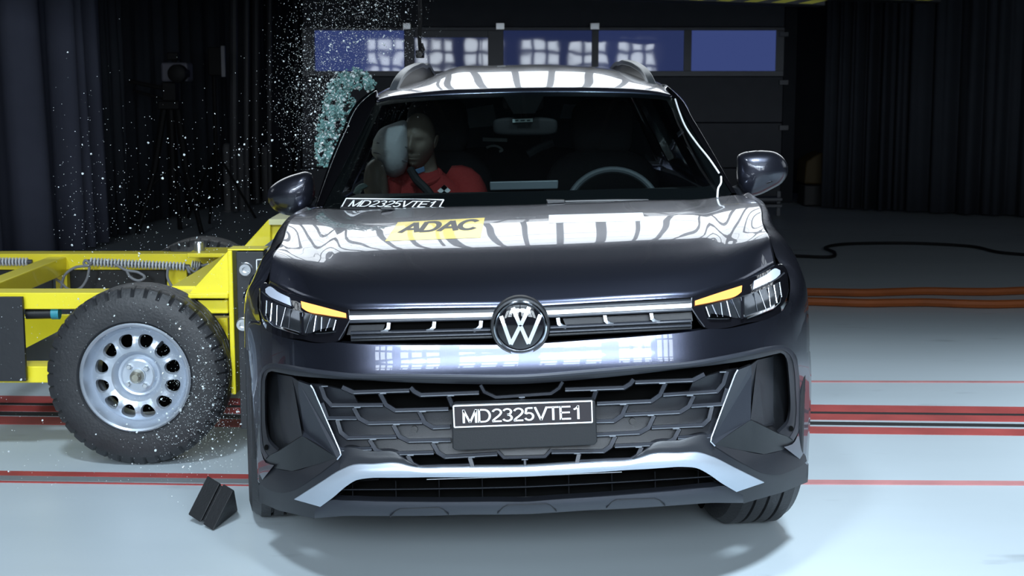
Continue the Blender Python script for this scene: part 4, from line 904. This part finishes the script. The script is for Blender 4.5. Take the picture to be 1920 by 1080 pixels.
# side curtain airbag
AIR = mat('airbag_cloth', (.60, .60, .62), .85, bump=.3, bscale=25, var=.12)
ab = blob('side_airbag', [(700, 262), (712, 243), (735, 232), (760, 226), (768, 260), (766, 300), (756, 325), (738, 333), (722, 325), (712, 305), (698, 290)], 6.12, .10, .10, AIR, car)
MB().stroke([(700, 286), (722, 291), (745, 299), (764, 303)], 1.8, 0, .006, .6, lambda x, y: 6.035 + ((x - 735) / 40) ** 2 * .03).build('airbag_seam', mat('seam_grey', (.14, .14, .16), .8), ab)
MB().stroke([(706, 268), (730, 270), (764, 276)], 1.8, 0, .006, .6, lambda x, y: 6.035 + ((x - 735) / 40) ** 2 * .03).build('airbag_seam', MATS['seam_grey'], ab)
blob('airbag_tail', [(662, 362), (668, 350), (684, 344), (690, 349), (680, 357), (672, 366)], 5.95, .03, .03, mat('airbag_teal', (.38, .52, .50), .8), car)

# ================================================================== THE DUMMY
dm = thing('crash_test_dummy', P(800, 400, 6.2), 'bald brown crash test dummy in a red shirt, slumped behind the windscreen', 'crash test dummy')
SKIN = mat('dummy_vinyl', (.25, .20, .16), .5, spec=.4, bump=.05, bscale=60); SHIRT = mat('red_shirt_cloth', (.34, .030, .028), .9, bump=.3, bscale=120, var=.15)
hd = P(784, 264, 6.16); hm = M.Translation(hd) @ M.Rotation(R(4), 4, 'Y') @ M.Rotation(R(-13), 4, 'Z') @ M.Rotation(R(3), 4, 'X')
vs_ = []; fs = []; NA, NB = 72, 56
def g2(x, z, cx_, cz, sx, sz): return exp(-((x - cx_) / sx) ** 2 - ((z - cz) / sz) ** 2)
for j in range(NB + 1):
    ph = -pi / 2 + pi * j / NB
    for i in range(NA):
        th = 2 * pi * i / NA; d = V((cos(ph) * sin(th), -cos(ph) * cos(th), sin(ph)))
        x, y, z = d.x * .074, d.y * .098, d.z * .118
        if z < 0: k = 1 - .22 * (-z / .118) ** 1.3; x *= k; y *= (1 - .12 * (-z / .118) ** 2)
        if d.y < -.1:
            fy = 0
            fy -= .024 * g2(x, z, 0, -.018, .012, .026) * (1 if z > -.04 else .6) + .010 * g2(x, z, 0, .01, .008, .03)          # nose
            fy -= .006 * g2(x, z, 0, .026, .05, .010)                                    # brow
            fy += .013 * (g2(x, z, .032, .004, .016, .013) + g2(x, z, -.032, .004, .016, .013))   # eye sockets
            fy -= .004 * (g2(x, z, .031, .002, .010, .006) + g2(x, z, -.031, .002, .010, .006))   # closed lids
            fy -= .008 * g2(x, z, 0, -.057, .022, .006) + .008 * g2(x, z, 0, -.071, .019, .006) - .006 * g2(x, z, 0, -.064, .022, .003)    # lips
            fy -= .012 * g2(x, z, 0, -.100, .022, .016)                                  # chin
            fy -= .004 * (g2(x, z, .045, -.03, .018, .02) + g2(x, z, -.045, -.03, .018, .02))
            y += fy
        vs_.append(hm @ V((x, y, z)))
for j in range(NB):
    for i in range(NA): fs.append((j * NA + i, j * NA + (i + 1) % NA, (j + 1) * NA + (i + 1) % NA, (j + 1) * NA + i))
hb_ = MB().add(vs_, fs)
head = hb_.build('head', SKIN, dm, True, ang=3)
for s in (-1, 1):
    e = MB().tube(cat([tuple(hm @ V((s * (.074 + .006 * sin(a)), .012 + .014 * cos(a), .0 + .026 * sin(a)))) for a in [k * pi / 6 for k in range(12)]], 24), .005, 6, closed=True)
    e.build('ear', SKIN, head, True)
nk = V((hd.x + .015, hd.y + .05, hd.z - .10))
MB().tube([nk + V((0, 0, .05)), nk + V((.02, .01, -.09))], [.05, .055], 20).build('neck', SKIN, dm, True)
# torso in the shirt: stacked rings
tz = P(800, 320, 6.2); secs = [(-.50, .17, .12, 0), (-.36, .19, .13, 0), (-.20, .205, .13, .0), (-.08, .215, .125, 0), (-.02, .205, .115, 0), (.03, .16, .095, .01), (.06, .10, .075, .02), (.085, .065, .06, .03)]
vs_ = []; fs = []; N_ = 40; tx_ = P(796, 320, 6.2).x
for z, a, b, dy in secs:
    for i in range(N_):
        th = 2 * pi * i / N_; vs_.append(V((tx_ + a * (1 if cos(th) > 0 else -1) * abs(cos(th)) ** .8, 6.25 + dy + b * sin(th), tz.z + z - .03 - .06 * cos(th) * (z > -.3) + .004 * sin(5 * th + z * 30))))
for k in range(len(secs) - 1):
    for i in range(N_): fs.append((k * N_ + i, k * N_ + (i + 1) % N_, (k + 1) * N_ + (i + 1) % N_, (k + 1) * N_ + i))
fs += [tuple(range(N_)), tuple(range((len(secs) - 1) * N_, len(secs) * N_))]
sb = MB().add(vs_, fs)
shl, shr = P(735, 332, 6.2), P(858, 330, 6.25)
sb.tube(cat([tuple(shr + V((-.04, 0, .02))), tuple(shr + V((.03, .0, -.03))), tuple(shr + V((.07, -.03, -.14))), tuple(shr + V((.06, -.10, -.28)))], 12), [.03, .055, .068, .074, .076, .076, .074, .072, .07, .068, .066, .064], 20)
sb.tube(cat([tuple(shl + V((.05, 0, .01))), tuple(shl + V((-.01, -.02, -.03))), tuple(shl + V((-.03, -.06, -.12)))], 8), [.03, .058, .07, .074, .074, .073, .072, .07], 20)
shirt = sb.build('shirt', SHIRT, dm, True, ang=2)
MB().tube(cat([tuple(nk + V((.075 * cos(a), -.065 * sin(a) - .01, -.055 - .03 * sin(a) + .01 * cos(a)))) for a in [-.5 + k * .45 for k in range(10)]], 30), .014, 8).build('collar', SHIRT, shirt, True)
MB().prism([P(778, 318, 6.03), P(795, 312, 6.03), P(797, 321, 6.03), P(784, 326, 6.03)], (0, .01, 0)).build('neck_target', mat('target_blue', (.08, .16, .30), .5), dm, bev=.002)
MB().tube(cat([tuple(P(x, y, d)) for x, y, d in ((770, 318, 6.08), (782, 338, 6.03), (800, 356, 6.0), (812, 372, 6.0))], 16), .018, 8).build('seat_belt', CAB, dm, True)
mq = [P(833, 346, 5.98), P(845, 357, 5.98), P(833, 368, 5.98), P(820, 358, 5.98)]
MB().prism(mq, (0, .004, 0)).build('chest_target', WHITE, dm)
mc = sum(mq, V()) / 4; tq = MB()
for a, b in ((0, 1), (2, 3)): tq.prism([mc, mq[a].lerp(mq[(a - 1) % 4], .5), mq[a], mq[a].lerp(mq[b], .5)], (0, -.002, 0))
tq.build('target_quarters', VOID, dm)
# bare upper arm stump by the door
am = blob('upper_arm', [(682, 356), (683, 325), (690, 306), (704, 298), (716, 304), (724, 325), (728, 352), (726, 378), (690, 380)], 6.05, .06, .06, SKIN, dm)

# ================================================================== THE BARRIER TROLLEY
tr = thing('barrier_trolley', (-2.7, 6.1, 0), 'yellow steel barrier trolley on rubber wheels ramming the side of the car', 'trolley')
YN, YF = 5.55, 6.95
def ybox(name, x0, y0, x1, y1, Y, dep, ma=YELLOW, bev=.004, par=None):
    a, b = P(x0, y0, Y), P(x1, y1, Y); return MB().box(a, V((b.x, Y + dep, b.z))).build(name, ma, par or tr, bev=bev)
ybox('near_beam', -160, 549, 440, 580, YN, .12)
ybox('far_beam', -160, 476, 452, 506, YF, .12)
# cross members running away from the viewer
a = P(124, 481, YF); MB().box(V((a.x - .085, YN + .08, a.z - .085)), V((a.x, YF + .02, a.z))).build('cross_member', YELLOW, tr, bev=.005)
a2 = P(345, 562, YN + .1); MB().bar(a2, V((a2.x, YF, a2.z)), .10, .11, V((1, 0, 0))).build('cross_member', YELLOW, tr, bev=.005)
# skin plates behind the wheel
ybox('far_side_plate', 130, 506, 312, 556, YF + .02, .01, BLACK); ybox('far_side_plate', -160, 506, 100, 556, YF + .02, .01, BLACK)
ybox('far_post', 103, 506, 127, 560, YF - .01, .08); ybox('far_post', 312, 500, 352, 560, YF - .01, .08)
ybox('ballast_box', 352, 512, 400, 548, YF - .1, .3, BLACK)
ybox('side_cover', -160, 557, 49, 715, YN - .03, .02, mat('cover_black', (.018, .020, .024), .55, bump=.1, bscale=30), .002)
ybox('lower_beam', -160, 687, 440, 718, YN + .01, .12)
ybox('under_panel', 50, 640, 240, 690, YN + .5, .02, mat('under_grey', (.08, .09, .10), .6))
ybox('inner_panel', 40, 590, 150, 660, YN + .45, .02)
MB().prism([P(x, y, YN + .30) for x, y in ((44, 655), (150, 600), (150, 690), (44, 690))], (0, .02, 0)).build('stone_guard', MATS['under_grey'], tr)
cy_ = MB().tube([P(50, 588, YN + .03), P(100, 587, YN + .03)], .022, 16).build('damper', BLACK, tr, True)
MB().tube([P(98, 587, YN + .03), P(112, 587, YN + .03)], .025, 16).build('damper_cap', mat('teal_cap', (.03, .28, .36), .4), cy_, True)
# head plate with gusset
ybox('head_post', 426, 470, 442.5, 740, YN - .06, .14)
MB().prism([P(x, y, YN - .04) for x, y in ((428, 470), (434, 470), (434, 556), (356, 556), (356, 549))], (0, .012, 0)).build('gusset', YELLOW, tr, bev=.002)
ybox('gusset_foot', 352, 551, 428, 560, YN - .06, .12); ybox('head_bracket', 362, 562, 428, 588, YN - .02, .10); ybox('head_bracket', 392, 596, 428, 640, YN + .05, .06)
ybox('bracket_shade_strip', 364, 559.5, 420, 562.5, YN - .03, .02, VOID, 0)  # black strip put in for the shade between foot and bracket
MB().box(P(426, 470, YN - .06), V((P(500, 463, YN).x, YN + .05, P(426, 467, YN - .06).z))).build('head_top_flange', YELLOW, tr, bev=.004)
for xx in (500,): MB().box(P(442.5, 472, YN - .07), V((P(xx, 472, YN).x, YN + .02, P(442, 796, YN).z))).build('head_plate', mat('head_plate_black', (.022, .024, .028), .55, bump=.05), tr, bev=.003)
for x, y in ((461, 505), (456, 608)):
    bm_ = M.Translation(P(x, y, YN - .07)) @ M.Rotation(pi / 2, 4, 'Z')
    MB().lathe([(0, -.008), (.010, -.008), (.011, -.02), (.022, -.02), (.024, -.002), (.027, 0), (.0, .0)], bm_, 24).build('bolt', ZINC, tr, True)
sl = frame_lines([(481, 487), (506, 485), (500, 535), (481.5, 524)], .004, lambda x, y: P(x, y, YN - .073), 'plate_sticker_border', tr)
for y in (502, 507): ybox('plate_sticker_mark', 487, y, 494, y + 2.4, YN - .075, .002, WHITE, 0)
# deformable face of the barrier, pressed against the car
MB().prism([P(486, 476, 5.70), P(553, 416, 6.35), P(566, 420, 6.35), P(520, 476, 5.70)], (0, .0, -.02)).build('barrier_face_top', ALU, tr)
MB().prism([P(484, 470, 5.52), P(556, 414, 6.1), P(552, 432, 6.1), P(512, 492, 5.52), P(485, 490, 5.52)], (0, .05, 0)).build('barrier_face', ALU, tr, bev=.002)
MB().box(V((-1.02, 5.75, .32)), V((-.90, 7.2, .78))).build('barrier_core', ALU, tr)
ybox('far_head_box', 505, 412, 600, 470, YF - .35, .3)
MB().prism([P(x, y, YF - .38) for x, y in ((452, 468), (503, 412), (507, 412), (507, 470))], (0, .3, 0)).build('far_gusset', YELLOW, tr, bev=.003)
MB().box(P(504, 411, YF - .4), P(600, 408, YF - .05)).build('far_head_highlight', mat('yellow_edge_highlight', (.80, .78, .45), .4), tr)  # pale cap paints in the lamplight's highlight on the top edge
ybox('far_flange', 350, 475, 430, 483, YF - .2, .25); bb = P(374, 474, YF - .1)
MB().lathe([(0, .055), (.022, .055), (.026, .045), (.026, 0), (0, 0)], M.Translation(bb) @ M.Rotation(-pi / 2, 4, 'Y'), 20).build('flange_bolt', ZINC, tr, True)
# cable in white spiral wrap
CAB_G = mat('cable_grey', (.22, .23, .25), .5); WRAP = mat('white_spiral_wrap', (.72, .75, .78), .45)
YC = YF - .06
def wrap(x0, y0, x1, y1, n):
    a, b = P(x0, y0, YC), P(x1, y1, YC); c_ = MB().tube([a - (b - a) * .03, b + (b - a) * .03], .012, 10).build('cable_loom', mat('loom_grey', (.06, .065, .07), .5), tr, True)
    rg = MB()
    for i in range(n):
        p, q = a.lerp(b, i / n), a.lerp(b, (i + .52) / n); rg.tube([p, p.lerp(q, .2), p.lerp(q, .8), q], [.017, .021, .021, .017], 12)
    rg.build('spiral_wrap', WRAP, c_, True)
wrap(170, 491, 350, 500, 28); wrap(-120, 490, 55, 491, 28); wrap(360, 496, 378, 498, 4)
for pts in (((168, 494), (160, 488), (157, 494), (165, 498), (172, 492)), ((165, 498), (140, 502), (122, 515), (114, 545)), ((168, 500), (162, 525), (148, 542), (130, 543), (112, 528), (100, 520)), ((215, 495), (235, 506), (262, 512), (272, 520), (262, 526), (243, 518), (237, 506)),
            ((315, 500), (314, 520), (328, 545)), ((350, 500), (356, 515), (345, 545)), ((372, 500), (360, 525), (340, 548)), ((385, 500), (372, 520), (346, 546)), ((378, 498), (392, 496), (402, 499)), ((352, 499), (362, 508), (382, 512))):
    MB().tube(cat([tuple(P(x, y, YC - .03)) for x, y in pts], 30), .0065, 8).build('loose_cable', CAB_G, tr, True)
# wheels of the trolley
def trolley_wheel(cx, Yc, cz, Rt, name):
    rt = M.Translation((cx, Yc, cz)) @ M.Rotation(pi / 2, 4, 'Z')     # local x -> +Y
    wh = bpy.data.objects.new(name, None)
    hw = .105; n = 246; rimR = Rt * .605
    prof_ = [(rimR, -hw + .012), (rimR * 1.06, -hw - .004), (Rt * .78, -hw - .008), (Rt * .90, -hw + .002), (Rt * .935, -hw + .008), (Rt * .985, -hw + .022), (Rt, -hw + .036), (Rt, -.045), (Rt - .009, -.042), (Rt - .009, -.034), (Rt, -.031), (Rt + .001, -.004), (Rt - .009, -.001), (Rt - .009, .007), (Rt, .010), (Rt, .034), (Rt - .009, .037), (Rt - .009, .044), (Rt, .047), (Rt, hw - .036), (Rt * .985, hw - .022), (Rt * .90, hw), (Rt * .78, hw + .008), (rimR, hw - .012)]
    vs_ = []; fs = []; k = len(prof_)
    for i in range(n):
        a = 2 * pi * i / n; bl = i % 6
        for j, (r, x) in enumerate(prof_):
            if j in (4, 5, 6) and bl == 0: r -= .007; x += .004
            if 7 <= j <= 18: x += .004 * sin(a * 30)
            vs_.append(rt @ V((x, r * sin(a), r * cos(a))))
    for i in range(n):
        for j in range(k - 1): fs.append((i * k + j, i * k + j + 1, ((i + 1) % n) * k + j + 1, ((i + 1) % n) * k + j))
    t = mk('trolley_wheel', vs_, fs, TYRE, tr, True, ang=.45)
    fx = -hw + .012
    rim = MB().lathe([(rimR, fx), (rimR * 1.015, fx - .010), (rimR * .985, fx - .016), (rimR * .95, fx - .010), (rimR * .925, fx + .004), (rimR * .90, fx + .030), (rimR * .86, fx + .045), (rimR * .835, fx + .040)], rt, 96)
    rim.lathe([(rimR * .835, fx + .040), (rimR * .80, .09), (rimR * .80, .10)], rt, 64)
    # perforated disc
    NS = 12; r1, r2, rc_ = rimR * .47, rimR * .845, rimR * .665; MH = 24
    def dz(r): q = (r - r1) / (r2 - r1); return fx + .018 + .024 * q ** 2 - .010 * sin(pi * q)
    for s in range(NS):
        a0 = 2 * pi * (s + .5) / NS; outer = []; hole = []; h2 = []
        for h in range(MH):
            th = 2 * pi * h / MH; c, sn = cos(th), sin(th); kk = max(abs(c), abs(sn)); ua, ur = c / kk, sn / kk
            da = ua * pi / NS; rr = rc_ + ur * ((r2 - rc_) if ur > 0 else (rc_ - r1)); outer.append(rt @ V((dz(rr), rr * sin(a0 + da), rr * cos(a0 + da))))
            hr = rimR * .125; hx = hr * (abs(c) ** .8) * (1 if c > 0 else -1) * (1 + .12 * sn); hy = hr * 1.05 * (abs(sn) ** .85) * (1 if sn > 0 else -1)
            rr2 = rc_ + hy; aa = a0 + hx / rc_
            hole.append(rt @ V((dz(rr2) - .001, rr2 * 1.0 * sin(aa), rr2 * cos(aa)))); h2.append(rt @ V((dz(rr2) + .016, (rc_ + hy * .86) * sin(a0 + hx * .86 / rc_), (rc_ + hy * .86) * cos(a0 + hx * .86 / rc_))))
        rim.add(outer + hole + h2, [(h, (h + 1) % MH, MH + (h + 1) % MH, MH + h) for h in range(MH)] + [(MH + h, MH + (h + 1) % MH, 2 * MH + (h + 1) % MH, 2 * MH + h) for h in range(MH)])
    rim.lathe([(r1, fx + .018), (rimR * .44, fx + .024), (rimR * .38, fx + .05), (rimR * .34, fx + .052), (rimR * .31, fx + .034), (rimR * .28, fx + .030), (rimR * .15, fx + .030), (rimR * .14, fx + .024), (rimR * .0, fx + .024)], rt, 64)
    ro = rim.build('steel_rim', STEEL, t, True, ang=.5)
    MB().lathe([(0, fx - .012), (rimR * .06, fx - .012), (rimR * .11, fx - .002), (rimR * .13, fx + .026)], rt, 32).build('hub_cap', mat('hub_brass', (.42, .40, .33), .3, .8), t, True)
    for q in range(4):
        a = pi / 4 + q * pi / 2 - .1
        MB().lathe([(0, fx + .012), (.008, fx + .012), (.011, fx + .018), (.011, fx + .031)], rt @ M.Translation((0, rimR * .225 * sin(a), rimR * .225 * cos(a))), 6).build('wheel_nut', ZINC, t)
    MB().tube([rt @ V((fx + .02, rimR * .80 * sin(-.65), rimR * .80 * cos(-.65))), rt @ V((fx - .01, rimR * .74 * sin(-.65), rimR * .74 * cos(-.65)))], .006).build('valve', BLACK, t, True)
    MB().lathe([(.0, .03), (rimR * .78, .03)], rt, 48).build('brake_backplate', VOID, t)
    bpy.data.objects.remove(wh); return t
fc = P(253, 709, 5.36)
trolley_wheel(fc.x, 5.465, fc.z, fc.z - .002, 'w')
bc = P(378, 600, 7.15); trolley_wheel(P(380, 600, 7.1).x, 7.15, fc.z, fc.z - .002, 'w'); trolley_wheel(fc.x - 2.9, 5.465, fc.z, fc.z - .002, 'w')
MB().tube([(fc.x, 5.5, fc.z), (fc.x, 7.1, fc.z)], .035, 16).build('axle', BLACK, tr, True)

# ================================================================== WHEEL CHOCK
a1, a2 = P(353, 990, 4.66), P(400, 1021, 4.56); t1, t2 = P(391, 914, 4.74), P(441, 940, 4.64); r2 = P(447, 982, 4.78); r1 = r2 + (a1 - a2)
lo = min(v.z for v in (a1, a2, t1, t2, r1, r2)); sh = V((0, 0, -lo + .002)) if lo < .002 else V()
ck = MB(); ax = (a2 - a1)
def slab(s0, s1, ins):
    A, T, B = a1.lerp(a2, s0), t1.lerp(t2, s0), r1.lerp(r2, s0); c_ = (A + T + B) / 3
    tt = T.lerp(A, .04); tb = T.lerp(B, .10)
    q = [c_ + (p - c_) * ins for p in (A, tt, tb, B)]; ck.prism([p + sh for p in q], ax * (s1 - s0))
slab(0, .50, 1.0); slab(.50, .60, .88); slab(.60, 1.0, 1.0)
o = ck.build('wheel_chock', RUBBER, None, bev=.004)
tag(o, 'black rubber wheel chock tumbling on the floor beside the front bumper', 'wheel chock')

# ================================================================== BROKEN GLASS
TEAL = mat('crazed_teal_glass', (.17, .33, .32), .18, 0, .6, bump=.5, bscale=60, var=.95, vscale=70)
SHARD = mat('bright_glass_crumb', (.78, .88, .90), .15, 0, .5, emit=None, var=.2)  # specular sparkle of the crushed glass put into the pale colour
# sheet of crazed window glass still hanging in front of the door frame: many thick crumbs in one sheet
outer = [(598, 308), (592, 282), (594, 256), (600, 225), (607, 190), (614, 162), (628, 143), (645, 132), (665, 130), (690, 142), (706, 158)]
inner = [(628, 308), (640, 275), (650, 245), (660, 215), (668, 195), (664, 180), (660, 172), (668, 168), (680, 166), (690, 168), (700, 172)]
oo, ii = cat(outer, 130), cat(inner, 130); rg = random.Random(11); gl = MB(); gw = MB()
def crumb(b, c, r, rnd):
    n = rnd.choice((4, 5, 5, 6)); ph = rnd.uniform(0, 6.3); tx = V((rnd.uniform(-1, 1), rnd.uniform(-1, 1), rnd.uniform(-1, 1))).normalized(); ty = tx.orthogonal().normalized(); tn = tx.cross(ty)
    pts = [c + tx * r * rnd.uniform(.7, 1.1) * cos(ph + 2 * pi * k / n) + ty * r * rnd.uniform(.7, 1.1) * sin(ph + 2 * pi * k / n) for k in range(n)]
    b.prism(pts, tn * r * .7)
for i in range(130):
    for j in range(30):
        t = j / 29; px = oo[i][0] + (ii[i][0] - oo[i][0]) * t + rg.gauss(0, 2.1); py = oo[i][1] + (ii[i][1] - oo[i][1]) * t + rg.gauss(0, 2.6)
        hole = sin(px * .21 + py * .11) + sin(py * .17 - px * .09) + .9 * t
        if rg.random() < .2 or hole > 1.6 + rg.gauss(0, .25) or (t > .62 and rg.random() < .7) or (t < .12 and rg.random() < .5): continue
        Y = 6.05 + .5 * (310 - py) / 180 * .6 + .02 * sin(px * .3) + .02 * sin(py * .23)
        crumb(gw if rg.random() < .15 else gl, P(px, py, Y), rg.uniform(.0025, .0085), rg)
gl_ = gl.build('shattered_window', TEAL, None, fix=False); gw.build('white_glass_crumbs', SHARD, gl_, fix=False)
tag(gl_, 'crumbling teal sheet of shattered side window glass bursting out above the door mirror', 'broken glass')
# flying crumbs: the big ones each a thing, the fine spray one object
protos = []
for k in range(6):
    b = MB(); crumb(b, V((0, 0, 0)), 1.0, random.Random(40 + k)); o = b.build('glass_shard', SHARD, None); o.location = (0, 0, 0); protos.append(o)
def shard_px(rnd):
    q = rnd.random()
    if q < .42: return 560 + rnd.gauss(35, 42), rnd.gauss(165, 105), rnd.uniform(5.3, 6.4)
    if q < .62: return rnd.gauss(690, 55), rnd.uniform(0, 120), rnd.uniform(5.5, 6.6)
    if q < .82: return rnd.gauss(365, 55), rnd.gauss(760, 70), rnd.uniform(4.9, 5.25)
    if q < .95: return rnd.uniform(100, 560), rnd.gauss(400, 110), rnd.uniform(4.9, 5.4)
    return rnd.uniform(0, 480), rnd.uniform(560, 960), rnd.uniform(4.6, 5.2)
rnd = random.Random(21); cnt = 0
def blocked(px, py): return (px > 655 and py > 150) or (px > 470 and py > 400) or (px > 600 and py > 262) or (500 < px < 600 and py > 320) or (345 < px < 455 and py > 905)
while cnt < 300:
    px, py, Y = shard_px(rnd)
    if px < 4 or px > 860 or py < 2 or (px > 500 and py > 330) or py > 1000 or blocked(px, py): continue
    p = P(px, py, Y)
    if p.z < .02: continue
    o = protos[cnt] if cnt < 6 else protos[cnt % 6].copy()
    if cnt >= 6: C.objects.link(o)
    s = rnd.uniform(.0024, .0052); o.scale = (s, s, s); o.location = p; o.rotation_euler = (rnd.uniform(0, 6), rnd.uniform(0, 6), rnd.uniform(0, 6))
    tag(o, 'tiny bright crumb of broken window glass flying through the air', 'glass shard', 'flying glass crumbs'); cnt += 1
sp = MB(); cnt = 0
while cnt < 6500:
    px, py, Y = shard_px(rnd)
    if px < 0 or px > 860 or (px > 505 and 320 < py < 480) or py < -20 or py > 1000 or blocked(px, py): continue
    p = P(px, py, Y)
    if p.z < .015: continue
    r = rnd.uniform(.0007, .0022); a = V((rnd.uniform(-1, 1), rnd.uniform(-1, 1), rnd.uniform(-1, 1))).normalized(); b_ = a.orthogonal().normalized(); c_ = a.cross(b_)
    sp.add([p + a * r, p - a * r * .5 + b_ * r * .8, p - a * r * .5 - b_ * r * .4 + c_ * r * .7, p - a * r * .5 - b_ * r * .4 - c_ * r * .7], [(0, 1, 2), (0, 2, 3), (0, 3, 1), (1, 3, 2)]); cnt += 1
o = sp.build('glass_spray', SHARD, None, fix=False); o['kind'] = 'stuff'; tag(o, 'fine white spray of glass dust in the air round the broken window', 'glass spray')
